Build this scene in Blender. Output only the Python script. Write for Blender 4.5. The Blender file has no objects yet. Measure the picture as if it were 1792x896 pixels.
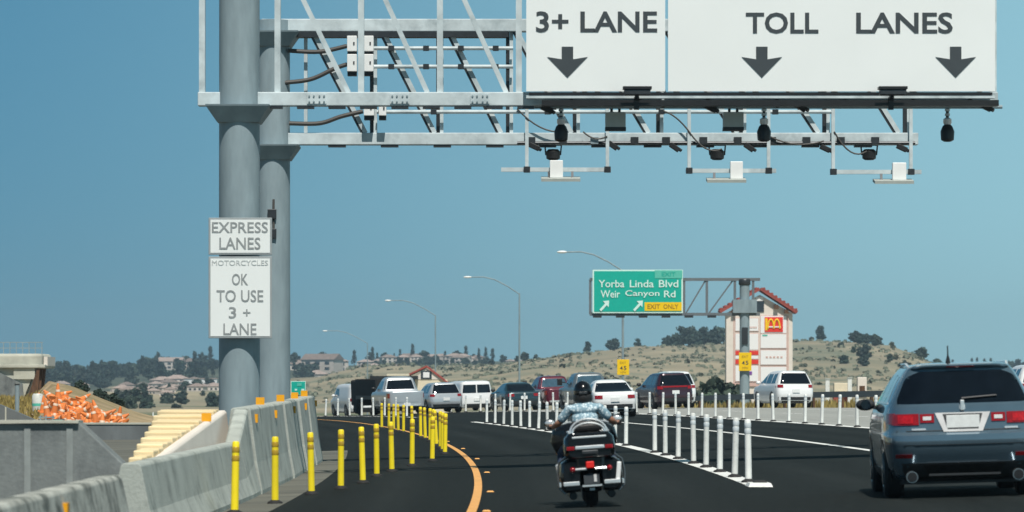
import bpy, bmesh, math, random
from mathutils import Vector, Matrix, noise
random.seed(11)
R = math.radians
scene = bpy.context.scene
COL = scene.collection

# ------------------------------------------------------------------ camera, sky, sun, exposure
F, CX, HY, CZ = 6650.0, 896.0, 676.0, 1.41       # focal length in photo pixels, principal column, horizon row, eye height
cam_d = bpy.data.cameras.new('camera')
cam = bpy.data.objects.new('camera', cam_d); COL.objects.link(cam)
cam.location = (0, 0, CZ); cam.rotation_euler = (R(90), 0, 0)
cam_d.sensor_width = 36; cam_d.lens = F / 1792 * 36
cam_d.shift_y = (HY - 448) / 1792
cam_d.clip_start = 0.5; cam_d.clip_end = 20000
cam_d.dof.use_dof = True; cam_d.dof.focus_distance = 95; cam_d.dof.aperture_fstop = 4.0
scene.camera = cam

SUN_EL, SUN_AZ = R(59), R(170)                    # azimuth clockwise from the view direction: behind the camera, a little right
world = bpy.data.worlds.new('World'); scene.world = world; world.use_nodes = True
nt = world.node_tree; nt.nodes.clear()
sky = nt.nodes.new('ShaderNodeTexSky'); sky.sky_type = 'NISHITA'; sky.sun_disc = False
sky.sun_elevation = SUN_EL; sky.sun_rotation = SUN_AZ
sky.air_density = 1.0; sky.dust_density = 0.0; sky.ozone_density = 3.0; sky.altitude = 100
tint = nt.nodes.new('ShaderNodeMix'); tint.data_type = 'RGBA'; tint.blend_type = 'MULTIPLY'
tint.inputs[0].default_value = 1.0; tint.inputs[7].default_value = (0.56, 0.84, 0.97, 1)
bg = nt.nodes.new('ShaderNodeBackground'); bg.inputs[1].default_value = 0.07
wo = nt.nodes.new('ShaderNodeOutputWorld')
air = nt.nodes.new('ShaderNodeMix'); air.data_type = 'RGBA'; air.inputs[0].default_value = 0.82
geo = nt.nodes.new('ShaderNodeTexCoord'); sep = nt.nodes.new('ShaderNodeSeparateXYZ'); nt.links.new(geo.outputs['Generated'], sep.inputs[0])
ramp = nt.nodes.new('ShaderNodeMapRange'); ramp.interpolation_type = 'SMOOTHSTEP'; ramp.inputs[1].default_value = -.20; ramp.inputs[2].default_value = .20
nt.links.new(sep.outputs[0], ramp.inputs[0])
side = nt.nodes.new('ShaderNodeMix'); side.data_type = 'RGBA'; nt.links.new(ramp.outputs[0], side.inputs[0])
side.inputs[6].default_value = (.75, 3.35, 5.6, 1); side.inputs[7].default_value = (4.8, 9.1, 10.6, 1)   # clear air, deeper blue to the left, paler to the right
nt.links.new(side.outputs[2], air.inputs[7])
nt.links.new(sky.outputs[0], tint.inputs[6]); nt.links.new(tint.outputs[2], air.inputs[6]); 
zen = nt.nodes.new('ShaderNodeMapRange'); zen.interpolation_type = 'SMOOTHSTEP'; zen.inputs[1].default_value = .04; zen.inputs[2].default_value = .65; zen.inputs[3].default_value = 1.0; zen.inputs[4].default_value = .26
nt.links.new(sep.outputs[2], zen.inputs[0])                       # clear sky darker overhead, strengthened to cut ambient fill and deepen shadows
deep = nt.nodes.new('ShaderNodeVectorMath'); deep.operation = 'SCALE'; nt.links.new(air.outputs[2], deep.inputs[0]); nt.links.new(zen.outputs[0], deep.inputs['Scale'])
nt.links.new(deep.outputs[0], bg.inputs[0]); nt.links.new(bg.outputs[0], wo.inputs[0])

sun_d = bpy.data.lights.new('sun', 'SUN'); sun_d.energy = 5.0; sun_d.angle = R(0.53); sun_d.color = (1.0, 0.955, 0.88)
sun = bpy.data.objects.new('sun', sun_d); COL.objects.link(sun)
sdir = Vector((math.sin(SUN_AZ) * math.cos(SUN_EL), math.cos(SUN_AZ) * math.cos(SUN_EL), math.sin(SUN_EL)))
sun.rotation_euler = (-sdir).to_track_quat('-Z', 'Y').to_euler()
sun.location = (0, -20, 60)

scene.render.engine = 'CYCLES'
vs = scene.view_settings
vs.view_transform = 'Standard'; vs.look = 'None'; vs.exposure = 0.0; vs.gamma = 1.0; vs.use_curve_mapping = False
scene.cycles.volume_bounces = 0
scene.cycles.max_bounces = 6

# ------------------------------------------------------------------ road geometry (u = metres across the road, D = metres ahead)
def S(D):
    if D > 300: return S(300) + (D - 300) * 0.49
    s = .0005 * (D - 50) ** 2
    if D > 150: s += .0008 * (D - 150) ** 2
    return s
def dS(D):
    D = min(D, 300); s = .001 * (D - 50)
    if D > 150: s += .0016 * (D - 150)
    return s
def bank(u): return max(-.42, min(.42, .03 * (u - 3.4)))
def drop(D):
    if D < 165: return 0.0
    if D < 290: return .00015 * (D - 165) ** 2
    return 2.344 + 1.6 * (1 - math.exp(-(D - 290) / 43))
def rz(u, D): return bank(u) - drop(D)
def road(u, D, dz=0.0): return Vector((u - S(D), D, rz(u, D) + dz))
def P(px, py, D): return Vector(((px - CX) * D / F, D, CZ + (HY - py) * D / F))   # a photo direction at a known distance
def X(px, D): return (px - CX) * D / F
def Z(py, D): return CZ + (HY - py) * D / F

# ------------------------------------------------------------------ materials
def mat(name, col, rough=.6, metal=0.0, var=.12, scale=6.0, bump=0.0, bscale=40.0, coat=0.0, spec=.5, stretch=None, dark=None, dscale=1.2, dlo=.5, dhi=.68, rnd=0.0):
    m = bpy.data.materials.new(name); m.use_nodes = True
    n = m.node_tree; L = n.links.new; b = n.nodes['Principled BSDF']
    b.inputs['Roughness'].default_value = rough; b.inputs['Metallic'].default_value = metal
    b.inputs['Coat Weight'].default_value = coat; b.inputs['Coat Roughness'].default_value = .04
    b.inputs['Specular IOR Level'].default_value = spec
    tc = n.nodes.new('ShaderNodeTexCoord'); src = tc.outputs['Object']
    if stretch:
        mp = n.nodes.new('ShaderNodeMapping'); mp.inputs['Scale'].default_value = stretch
        L(src, mp.inputs[0]); src = mp.outputs[0]
    nz = n.nodes.new('ShaderNodeTexNoise'); nz.inputs['Scale'].default_value = scale; nz.inputs['Detail'].default_value = 6
    L(src, nz.inputs['Vector'])
    rp = n.nodes.new('ShaderNodeValToRGB'); e = rp.color_ramp.elements
    e[0].position = .3; e[1].position = .7
    e[0].color = [max(0, c * (1 - var)) for c in col] + [1]; e[1].color = [min(1, c * (1 + var)) for c in col] + [1]
    L(nz.outputs[0], rp.inputs[0]); out = rp.outputs[0]
    if dark:
        n2 = n.nodes.new('ShaderNodeTexNoise'); n2.inputs['Scale'].default_value = dscale; n2.inputs['Detail'].default_value = 8; n2.inputs['Roughness'].default_value = .65
        L(src, n2.inputs['Vector'])
        r2 = n.nodes.new('ShaderNodeValToRGB'); r2.color_ramp.elements[0].position = dlo; r2.color_ramp.elements[1].position = dhi
        L(n2.outputs[0], r2.inputs[0])
        mx = n.nodes.new('ShaderNodeMix'); mx.data_type = 'RGBA'; L(r2.outputs[0], mx.inputs[0]); L(out, mx.inputs[6]); mx.inputs[7].default_value = list(dark) + [1]
        out = mx.outputs[2]
    if rnd:
        oi = n.nodes.new('ShaderNodeObjectInfo'); hs = n.nodes.new('ShaderNodeHueSaturation')
        mr = n.nodes.new('ShaderNodeMapRange'); mr.inputs[3].default_value = 1 - rnd; mr.inputs[4].default_value = 1 + rnd
        L(oi.outputs['Random'], mr.inputs[0]); L(mr.outputs[0], hs.inputs['Value']); L(out, hs.inputs['Color']); out = hs.outputs[0]
    L(out, b.inputs['Base Color'])
    if bump:
        n3 = n.nodes.new('ShaderNodeTexNoise'); n3.inputs['Scale'].default_value = bscale; n3.inputs['Detail'].default_value = 5
        L(tc.outputs['Object'], n3.inputs['Vector'])
        bp = n.nodes.new('ShaderNodeBump'); bp.inputs['Strength'].default_value = bump; bp.inputs['Distance'].default_value = .02
        L(n3.outputs[0], bp.inputs['Height']); L(bp.outputs[0], b.inputs['Normal'])
    return m
M = {}
def worn_road(name, base, worn, oil, rough, lane0, lane_w):
    m = bpy.data.materials.new(name); m.use_nodes = True; n = m.node_tree; L = n.links.new; b = n.nodes['Principled BSDF']
    b.inputs['Roughness'].default_value = rough; b.inputs['Specular IOR Level'].default_value = .12
    uv = n.nodes.new('ShaderNodeUVMap'); uv.uv_map = 'road'; sp = n.nodes.new('ShaderNodeSeparateXYZ'); L(uv.outputs[0], sp.inputs[0])
    def noise_(sx, sy, sc, det=6):
        mp = n.nodes.new('ShaderNodeMapping'); mp.inputs['Scale'].default_value = (sx, sy, 1); L(uv.outputs[0], mp.inputs[0])
        t = n.nodes.new('ShaderNodeTexNoise'); t.inputs['Scale'].default_value = sc; t.inputs['Detail'].default_value = det; t.inputs['Roughness'].default_value = .65; L(mp.outputs[0], t.inputs['Vector']); return t.outputs[0]
    def ramp_(src, stops):
        r = n.nodes.new('ShaderNodeValToRGB'); e = r.color_ramp.elements
        while len(e) < len(stops): e.new(.5)
        for el, (p, v) in zip(e, stops): el.position = p; el.color = (v, v, v, 1)
        L(src, r.inputs[0]); return r.outputs[0]
    def math_(op, a, c):
        k = n.nodes.new('ShaderNodeMath'); k.operation = op
        for q, v in ((0, a), (1, c)):
            if isinstance(v, (int, float)): k.inputs[q].default_value = v
            else: L(v, k.inputs[q])
        return k.outputs[0]
    def mix_(f, a, c):
        k = n.nodes.new('ShaderNodeMix'); k.data_type = 'RGBA'; L(f, k.inputs[0])
        for q, v in ((6, a), (7, c)):
            if isinstance(v, tuple): k.inputs[q].default_value = v + (1,)
            else: L(v, k.inputs[q])
        return k.outputs[2]
    lane = math_('FRACT', math_('DIVIDE', math_('SUBTRACT', sp.outputs[0], lane0), lane_w), 0)
    track = ramp_(lane, [(.18, 0), (.31, 1), (.44, .15), (.56, .15), (.69, 1), (.82, 0)])
    centre = ramp_(lane, [(.40, 0), (.5, 1), (.60, 0)])
    broad = ramp_(noise_(.9, .05, 1.0), [(.35, .1), (.7, 1)])
    fine = ramp_(noise_(6, .8, 1.5), [(.3, 0), (.75, 1)])
    col = mix_(math_('MULTIPLY', fine, .55), base, worn)
    col = mix_(math_('MULTIPLY', track, math_('MULTIPLY', broad, .85)), col, worn)
    col = mix_(math_('MULTIPLY', centre, math_('MULTIPLY', ramp_(noise_(2.5, .15, 1.2), [(.45, 0), (.7, 1)]), .7)), col, oil)
    L(col, b.inputs['Base Color'])
    tc = n.nodes.new('ShaderNodeTexCoord'); g = n.nodes.new('ShaderNodeTexNoise'); g.inputs['Scale'].default_value = 60; L(tc.outputs['Object'], g.inputs['Vector'])
    bp = n.nodes.new('ShaderNodeBump'); bp.inputs['Strength'].default_value = .5; bp.inputs['Distance'].default_value = .02; L(g.outputs[0], bp.inputs['Height']); L(bp.outputs[0], b.inputs['Normal'])
    return m
M['asphalt'] = worn_road('asphalt', (.0085, .0115, .0113), (.022, .0265, .026), (.004, .005, .005), .9, -.5, 4.0)
M['concrete_road'] = worn_road('concrete_road', (.33, .34, .32), (.26, .27, .255), (.13, .14, .135), .85, 11.7, 3.65)
M['old_pavement'] = mat('old_pavement', (.13, .13, .11), .95, spec=.2, var=.2, scale=.5, bump=.3, stretch=(.3, 1.5, 1), dark=(.085, .088, .078), dscale=.4)
M['white_paint'] = mat('white_paint', (.74, .75, .72), .6, var=.1, scale=3, dark=(.42, .43, .42), dscale=2.5, dlo=.55, dhi=.75)
M['yellow_paint'] = mat('yellow_paint', (.72, .36, .10), .6, var=.12, scale=4, dark=(.45, .25, .09), dscale=2.2, dlo=.58, dhi=.8)
M['concrete'] = mat('concrete', (.38, .41, .375), .85, var=.16, scale=1.4, bump=.35, bscale=25, dark=(.15, .17, .155), dscale=1.7, dlo=.52, dhi=.74, stretch=(1, 1.1, 1.0))
M['concrete_dirty'] = mat('concrete_dirty', (.40, .41, .37), .88, var=.25, scale=1.8, bump=.5, bscale=18, dark=(.075, .085, .075), dscale=1.9, dlo=.46, dhi=.63, stretch=(1, 1.0, .9))
M['concrete_mid'] = mat('concrete_mid', (.25, .275, .27), .85, var=.15); M['concrete_gray'] = mat('concrete_gray', (.13, .145, .15), .85, var=.2, scale=1.5, bump=.3, bscale=25, dark=(.10, .11, .115), dscale=1.3, dlo=.48, dhi=.7, stretch=(1, .8, .35))
M['concrete_slab'] = mat('concrete_slab', (.19, .21, .208), .85, var=.22, scale=1.2, bump=.35, bscale=20, dark=(.07, .08, .085), dscale=1.1, dlo=.47, dhi=.68, stretch=(1, .8, .5))
M['concrete_pale'] = mat('concrete_pale', (.46, .46, .39), .85, var=.12, scale=.8, bump=.2, dark=(.30, .30, .26), dscale=.6)
M['dirt'] = mat('dirt', (.33, .245, .14), .95, var=.28, scale=.35, bump=.6, bscale=2.5, dark=(.20, .16, .07), dscale=.22, dlo=.48, dhi=.66)
M['field'] = mat('field', (.27, .23, .15), .95, var=.25, scale=.02, bump=.3, bscale=1, dark=(.10, .12, .06), dscale=.01, dlo=.5, dhi=.6)
M['hill'] = mat('hill', (.295, .25, .165), .95, var=.22, scale=.02, dark=(.15, .165, .11), dscale=.03, dlo=.44, dhi=.66, bump=.6, bscale=.06)
M['hill_green'] = mat('hill_green', (.055, .07, .045), .95, var=.35, scale=.03, dark=(.11, .11, .07), dscale=.02, dlo=.55, dhi=.7)
M['steel'] = mat('steel', (.25, .32, .35), .55, metal=0, spec=.3, var=.12, scale=3.0, bump=.05, bscale=8, dark=(.15, .20, .225), dscale=1.1, stretch=(1.5, 1.5, .35), dlo=.45, dhi=.8)
M['steel_dark'] = mat('steel_dark', (.13, .15, .165), .6, var=.1)
M['steel_pale'] = mat('steel_pale', (.52, .59, .61), .55, metal=0, spec=.3, var=.16, scale=3.5, dark=(.34, .40, .42), dscale=1.6)
M['sign_white'] = mat('sign_white', (.80, .83, .82), .45, var=.02, scale=.8)
M['sign_gray'] = mat('sign_gray', (.30, .33, .34), .5, var=.05)
M['text_dark'] = mat('text_dark', (.045, .055, .062), .5, var=.05)
M['text_faded'] = mat('text_faded', (.27, .29, .295), .55, var=.15)
M['text_faint'] = mat('text_faint', (.48, .51, .51), .55, var=.1)
M['black'] = mat('black', (.012, .012, .013), .45, var=.2)
M['rubber'] = mat('rubber', (.014, .014, .015), .8, var=.2)
M['dark_metal'] = mat('dark_metal', (.05, .055, .06), .4, metal=.5, var=.15)
M['gray_box'] = mat('gray_box', (.42, .45, .42), .5, var=.08)
M['white_box'] = mat('white_box', (.80, .81, .80), .4, var=.04)
M['cable'] = mat('cable', (.06, .055, .05), .6, var=.1)
M['yellow_plastic'] = mat('yellow_plastic', (.84, .66, .012), .45, var=.06, scale=5, rnd=.1, dark=(.50, .38, .02), dscale=7, dlo=.58, dhi=.8)
M['amber_band'] = mat('amber_band', (.42, .27, .02), .35, var=.08, scale=6)
M['white_plastic'] = mat('white_plastic', (.72, .74, .71), .5, var=.07, scale=6, dark=(.33, .34, .33), dscale=7, dlo=.55, dhi=.78, rnd=.12)
M['band_gray'] = mat('band_gray', (.55, .60, .62), .3, var=.05)
M['reflector'] = mat('reflector', (.80, .36, .01), .35, var=.08)
M['cream_wood'] = mat('cream_wood', (.74, .60, .36), .75, var=.12, scale=2, stretch=(.5, 6, 6), bump=.2, dark=(.60, .42, .18), dscale=1.0, dlo=.55, dhi=.75, rnd=.1)
M['cone_orange'] = mat('cone_orange', (.74, .215, .05), .5, var=.12, scale=4, rnd=.2)
M['cone_white'] = mat('cone_white', (.66, .52, .40), .5, var=.1)
M['brown_wood'] = mat('brown_wood', (.10, .05, .025), .85, var=.4, scale=3, stretch=(3, 3, .6))
M['glass_dark'] = mat('glass_dark', (.005, .008, .013), .04, var=.2, spec=.45)
M['glass_blue'] = mat('glass_blue', (.05, .10, .14), .06, var=.2, spec=.7, coat=.4)
M['red_lens'] = mat('red_lens', (.26, .006, .010), .12, var=.15, scale=25, coat=.6)
M['red_mid'] = mat('red_mid', (.40, .008, .012), .15, var=.3, scale=30, coat=.6)
M['red_bright'] = mat('red_bright', (.75, .02, .015), .25, var=.05, coat=.5)
M['clear_lens'] = mat('clear_lens', (.62, .62, .62), .12, var=.1, coat=.5)
M['chrome'] = mat('chrome', (.80, .83, .84), .2, metal=.6, var=.03)
M['rim'] = mat('rim', (.26, .28, .29), .25, metal=.8, var=.05)
M['plate_white'] = mat('plate_white', (.76, .78, .77), .5, var=.06, scale=14)
M['paint_steelblue'] = mat('paint_steelblue', (.115, .18, .23), .16, metal=.45, var=.04, coat=.9)
M['paint_white'] = mat('paint_white', (.78, .79, .79), .3, var=.02, coat=.6)
M['paint_silver'] = mat('paint_silver', (.46, .50, .53), .28, metal=.35, var=.03, coat=.7)
M['paint_maroon'] = mat('paint_maroon', (.11, .012, .028), .25, metal=.2, var=.05, coat=.8)
M['paint_plum'] = mat('paint_plum', (.045, .018, .030), .25, metal=.3, var=.05, coat=.8)
M['paint_teal'] = mat('paint_teal', (.02, .05, .065), .25, metal=.3, var=.05, coat=.8)
M['paint_gray'] = mat('paint_gray', (.16, .18, .19), .28, metal=.35, var=.05, coat=.7)
M['paint_black'] = mat('paint_black', (.006, .007, .009), .18, var=.05, spec=.4, coat=.35)
M['plastic_dark'] = mat('plastic_dark', (.022, .025, .028), .55, var=.1)
M['skin'] = mat('skin', (.36, .17, .105), .55, var=.1, scale=20)
M['denim'] = mat('denim', (.030, .045, .085), .85, var=.25, scale=30, bump=.3, bscale=60)
M['leather'] = mat('leather', (.018, .017, .017), .5, var=.2, scale=15, bump=.2)
M['green_sign'] = mat('green_sign', (.004, .39, .30), .4, var=.04)
M['green_pale'] = mat('green_pale', (.10, .48, .38), .4, var=.05)
M['sign_text'] = mat('sign_text', (.62, .82, .76), .45, var=.03)
M['sign_yellow'] = mat('sign_yellow', (.84, .54, .0), .4, var=.04)
M['text_brown'] = mat('text_brown', (.30, .17, .01), .5, var=.1)
M['stucco'] = mat('stucco', (.72, .66, .59), .85, var=.05, scale=1.5)
M['panel_white'] = mat('panel_white', (.82, .82, .82), .5, var=.02)
M['frame_pink'] = mat('frame_pink', (.60, .40, .35), .7, var=.1)
M['roof_red'] = mat('roof_red', (.30, .06, .045), .8, var=.25, scale=2.5, bump=.3, bscale=6)
M['logo_red'] = mat('logo_red', (.72, .035, .02), .4, var=.03)
M['logo_gold'] = mat('logo_gold', (.90, .55, .01), .4, var=.03)
M['purple'] = mat('purple', (.20, .06, .32), .5, var=.03)
M['cream'] = mat('cream', (.72, .64, .48), .7, var=.05)
M['house_wall'] = mat('house_wall', (.58, .52, .47), .85, var=.12, scale=.5, rnd=.25)
M['house_roof'] = mat('house_roof', (.27, .215, .19), .85, var=.2, scale=.8, rnd=.35)
M['window_dark'] = mat('window_dark', (.03, .04, .05), .2, var=.2)
M['bark'] = mat('bark', (.09, .065, .045), .9, var=.25)
def foliage(name, col):
    m = mat(name, col, .75, var=.55, scale=.5, rnd=.3); return m
M['leaf_dark'] = foliage('leaf_dark', (.016, .034, .024))
M['leaf_mid'] = foliage('leaf_mid', (.030, .052, .032))
M['leaf_dry'] = foliage('leaf_dry', (.085, .088, .042))
M['scrub'] = mat('scrub', (.135, .15, .105), .9, var=.4, scale=.05)
M['dry_grass'] = mat('dry_grass', (.24, .19, .06), .95, var=.4, scale=1.5, rnd=.1)
def shirt_mat():
    m = mat('shirt', (.36, .50, .56), .85, var=.12, scale=10); n = m.node_tree; b = n.nodes['Principled BSDF']
    tc = n.nodes.new('ShaderNodeTexCoord'); v = n.nodes.new('ShaderNodeTexVoronoi'); v.inputs['Scale'].default_value = 30
    n.links.new(tc.outputs['Object'], v.inputs['Vector'])
    r = n.nodes.new('ShaderNodeValToRGB'); e = r.color_ramp.elements
    e[0].position = .2; e[0].color = (.66, .76, .80, 1); e[1].position = .55; e[1].color = (.20, .32, .39, 1)
    n.links.new(v.outputs['Distance'], r.inputs[0]); n.links.new(r.outputs[0], b.inputs['Base Color']); return m
M['shirt'] = shirt_mat()

# ------------------------------------------------------------------ mesh building helpers
class MB:
    def __init__(s): s.v = []; s.f = []
    def add(s, vs_, fs):
        o = len(s.v); s.v += [Vector(p) for p in vs_]; s.f += [tuple(i + o for i in f) for f in fs]; return s
    def box(s, c, d, rot=None, taper=1.0):
        x, y, z = d[0] / 2, d[1] / 2, d[2] / 2; t = taper
        vs_ = [Vector(p) for p in ((-x, -y, -z), (x, -y, -z), (x, y, -z), (-x, y, -z), (-x * t, -y * t, z), (x * t, -y * t, z), (x * t, y * t, z), (-x * t, y * t, z))]
        if rot is not None: vs_ = [rot @ p for p in vs_]
        c = Vector(c)
        return s.add([p + c for p in vs_], [(0, 3, 2, 1), (4, 5, 6, 7), (0, 1, 5, 4), (1, 2, 6, 5), (2, 3, 7, 6), (3, 0, 4, 7)])
    def bar(s, a, b, w, h=None, up=(0, 0, 1)):                       # square bar from a to b
        a, b = Vector(a), Vector(b); h = h or w; d = b - a; L = d.length
        yv = d.normalized(); upv = Vector(up)
        if abs(yv.dot(upv)) > .98: upv = Vector((0, 1, 0)) if abs(yv.y) < .9 else Vector((1, 0, 0))
        xv = yv.cross(upv).normalized(); zv = xv.cross(yv)
        rot = Matrix((xv, yv, zv)).transposed()
        return s.box((a + b) / 2, (w, L, h), rot)
    def tube(s, a, b, r0, r1=None, n=12, cap=True):
        a, b = Vector(a), Vector(b); r1 = r0 if r1 is None else r1; d = (b - a).normalized()
        up = Vector((0, 0, 1)) if abs(d.z) < .95 else Vector((1, 0, 0))
        x = d.cross(up).normalized(); y = x.cross(d); o = len(s.v)
        for p, r in ((a, r0), (b, r1)):
            for i in range(n):
                t = 2 * math.pi * i / n; s.v.append(p + x * (r * math.cos(t)) + y * (r * math.sin(t)))
        for i in range(n): s.f.append((o + i, o + (i + 1) % n, o + n + (i + 1) % n, o + n + i))
        if cap: s.f.append(tuple(o + i for i in reversed(range(n)))); s.f.append(tuple(o + n + i for i in range(n)))
        return s
    def path(s, pts, r, n=8):
        for a, b in zip(pts[:-1], pts[1:]): s.tube(a, b, r, n=n)
        for p in pts[1:-1]: s.ball(p, (r, r, r), 6, 4)
        return s
    def lathe(s, prof, n=16, c=(0, 0, 0), rot=None):                 # prof: (r, z)
        c = Vector(c); o = len(s.v)
        for r, z in prof:
            for i in range(n):
                t = 2 * math.pi * i / n; p = Vector((r * math.cos(t), r * math.sin(t), z))
                s.v.append((rot @ p if rot is not None else p) + c)
        for k in range(len(prof) - 1):
            for i in range(n):
                j = (i + 1) % n; s.f.append((o + k * n + i, o + k * n + j, o + (k + 1) * n + j, o + (k + 1) * n + i))
        s.f.append(tuple(o + i for i in reversed(range(n)))); s.f.append(tuple(o + (len(prof) - 1) * n + i for i in range(n)))
        return s
    def ball(s, c, r, n=12, m=8):
        prof = [(max(1e-4, math.sin(math.pi * k / m)), -math.cos(math.pi * k / m)) for k in range(m + 1)]; o = len(s.v)
        s.lathe(prof, n); c = Vector(c)
        for i in range(o, len(s.v)):
            p = s.v[i]; s.v[i] = Vector((p.x * r[0], p.y * r[1], p.z * r[2])) + c
        return s
    def prism(s, poly, a, b):                                        # poly in (x, z), swept along y from a to b
        n = len(poly); vs_ = [(x, a, z) for x, z in poly] + [(x, b, z) for x, z in poly]
        return s.add(vs_, [tuple(reversed(range(n))), tuple(range(n, 2 * n))] + [(i, (i + 1) % n, n + (i + 1) % n, n + i) for i in range(n)])
    def build(s, name, m, parent=None, smooth=False, world=False, bevel=0, rot=None, data_only=False):
        me = bpy.data.meshes.new(name); off = parent.location if (world and parent) else Vector((0, 0, 0))
        me.from_pydata([tuple(p - off) for p in s.v], [], s.f)
        bm = bmesh.new(); bm.from_mesh(me); bmesh.ops.recalc_face_normals(bm, faces=bm.faces); bm.to_mesh(me); bm.free()
        if smooth:
            for p in me.polygons: p.use_smooth = True
            try: me.set_sharp_from_angle(angle=R(40))
            except Exception: pass
        me.materials.append(M[m] if isinstance(m, str) else m)
        if data_only: return me
        o = bpy.data.objects.new(name, me); COL.objects.link(o)
        if parent: o.parent = parent
        if bevel:
            md = o.modifiers.new('bevel', 'BEVEL'); md.width = bevel; md.segments = 2; md.limit_method = 'ANGLE'
        return o
def tag(o, label=None, cat=None, group=None, kind=None):
    if label: o['label'] = label
    if cat: o['category'] = cat
    if group: o['group'] = group
    if kind: o['kind'] = kind
    return o
def thing(name, label, cat, loc=(0, 0, 0), rotz=0, group=None):
    o = bpy.data.objects.new(name, None); COL.objects.link(o); o.location = loc; o.rotation_euler = (0, 0, rotz); o.empty_display_size = .2
    return tag(o, label, cat, group)
def copy_tree(o, parent=None):
    c = o.copy(); COL.objects.link(c); c.parent = parent
    for ch in list(o.children): copy_tree(ch, c)
    return c
def text(name, body, m, parent, c, h, width=None, depth=.006, bold=.0, align='CENTER', world=True):
    cu = bpy.data.curves.new(name, 'FONT'); cu.body = body; cu.align_x = align; cu.align_y = 'CENTER'; cu.size = 1; cu.offset = bold; cu.resolution_u = 3; cu.extrude = .01
    t = bpy.data.objects.new('tmp', cu); COL.objects.link(t)
    me = bpy.data.meshes.new_from_object(t.evaluated_get(bpy.context.evaluated_depsgraph_get()))
    bpy.data.objects.remove(t)
    xs = [v.co.x for v in me.vertices]; ys = [v.co.y for v in me.vertices]
    cx, cy = (min(xs) + max(xs)) / 2, (min(ys) + max(ys)) / 2
    sy = h / (max(ys) - min(ys)); sx = (width / (max(xs) - min(xs))) if width else sy
    off = parent.location if world else Vector((0, 0, 0)); c = Vector(c)
    for v in me.vertices: v.co = Vector(((v.co.x - cx) * sx, -v.co.z * depth / .02, (v.co.y - cy) * sy)) + c - off
    me.materials.clear(); me.materials.append(M[m]); me.name = name
    o = bpy.data.objects.new(name, me); COL.objects.link(o); o.parent = parent
    return o

# ------------------------------------------------------------------ ground, roads, markings
def strip(name, u0, u1, D0, D1, m, dz, step=3.0, thick=0.0, nu=1, kind='structure'):
    b = MB(); n = max(1, int((D1 - D0) / step)); 
    for i in range(n + 1):
        D = D0 + (D1 - D0) * i / n
        for k in range(nu + 1):
            b.v.append(road(u0 + (u1 - u0) * k / nu, D, dz))
    for i in range(n):
        for k in range(nu):
            a = i * (nu + 1) + k; b.f.append((a, a + 1, a + nu + 2, a + nu + 1))
    o = b.build(name, m); me = o.data; uvl = me.uv_layers.new(name='road')
    for lp in me.loops:
        v = me.vertices[lp.vertex_index].co; uvl.data[lp.index].uv = (v.x + S(v.y), v.y)
    if kind: o['kind'] = kind
    return o
def ground():
    b = MB(); Ds = [-60 + 10 * i for i in range(42)] + [370, 400, 450, 520, 600, 700, 850, 1000, 1300, 1700, 2200, 2800, 3400]
    us = [-2600, -1500, -800, -400, -200, -100, -60, -40, -25, -16, -12, -8, -4, 0, 3.4, 8, 12, 17.4, 24, 32, 50, 80, 140, 260, 500, 900, 1600, 2600]
    for D in Ds:
        sh = S(min(D, 420))
        for u in us: b.v.append(Vector((u - sh * max(0, 1 - abs(u) / 1500), D, rz(u, min(D, 900)) - .05)))
    n = len(us)
    for i in range(len(Ds) - 1):
        for k in range(n - 1): a = i * n + k; b.f.append((a, a + 1, a + n + 1, a + n))
    o = b.build('ground', 'field', smooth=True); o['kind'] = 'structure'
ground()
strip('opposing_pavement', -26, -4.3, -10, 128, 'old_pavement', .0, nu=4)
strip('road', -4.3, 11.8, -30, 330, 'asphalt', .0, nu=8)
strip('concrete_lanes', 11.8, 27, -30, 330, 'concrete_road', .004, nu=5)
strip('shoulder_edge', -3.9, -3.1, 30, 95, 'old_pavement', .004)
strip('yellow_edge_line', -.545, -.425, -20, 210, 'yellow_paint', .006, step=1.5)
strip('white_post_line', 3.34, 3.60, 54, 150, 'white_paint', .006, step=1.5)
strip('white_post_line', 3.34, 3.60, 172, 230, 'white_paint', .006, step=1.5)
strip('white_edge_line', 7.42, 7.60, -20, 150, 'white_paint', .006, step=1.5)
strip('white_buffer_line', 11.35, 11.70, -20, 230, 'white_paint', .009, step=1.5)
strip('white_lane_line', 19.0, 19.12, -20, 230, 'white_paint', .010, step=2)
for k in range(14):
    strip('lane_dash', 15.3, 15.42, 60 + 14 * k, 64 + 14 * k, 'white_paint', .010, step=2)

# raised markers beside the yellow line
mk = None
for u, D in ((-.30, 54.5), (-.30, 66.7), (-.30, 79.2), (-.30, 92.1), (-.30, 104), (-.30, 46)):
    if mk is None: mk = MB().box((0, 0, .009), (.11, .10, .018), taper=.6).build('road_marker', 'yellow_paint', data_only=True)
    o = bpy.data.objects.new('road_marker', mk); COL.objects.link(o); o.location = road(u, D, .006)
    tag(o, 'small amber raised pavement marker beside the curving yellow line', 'marker', 'amber pavement markers along the yellow line')

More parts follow.
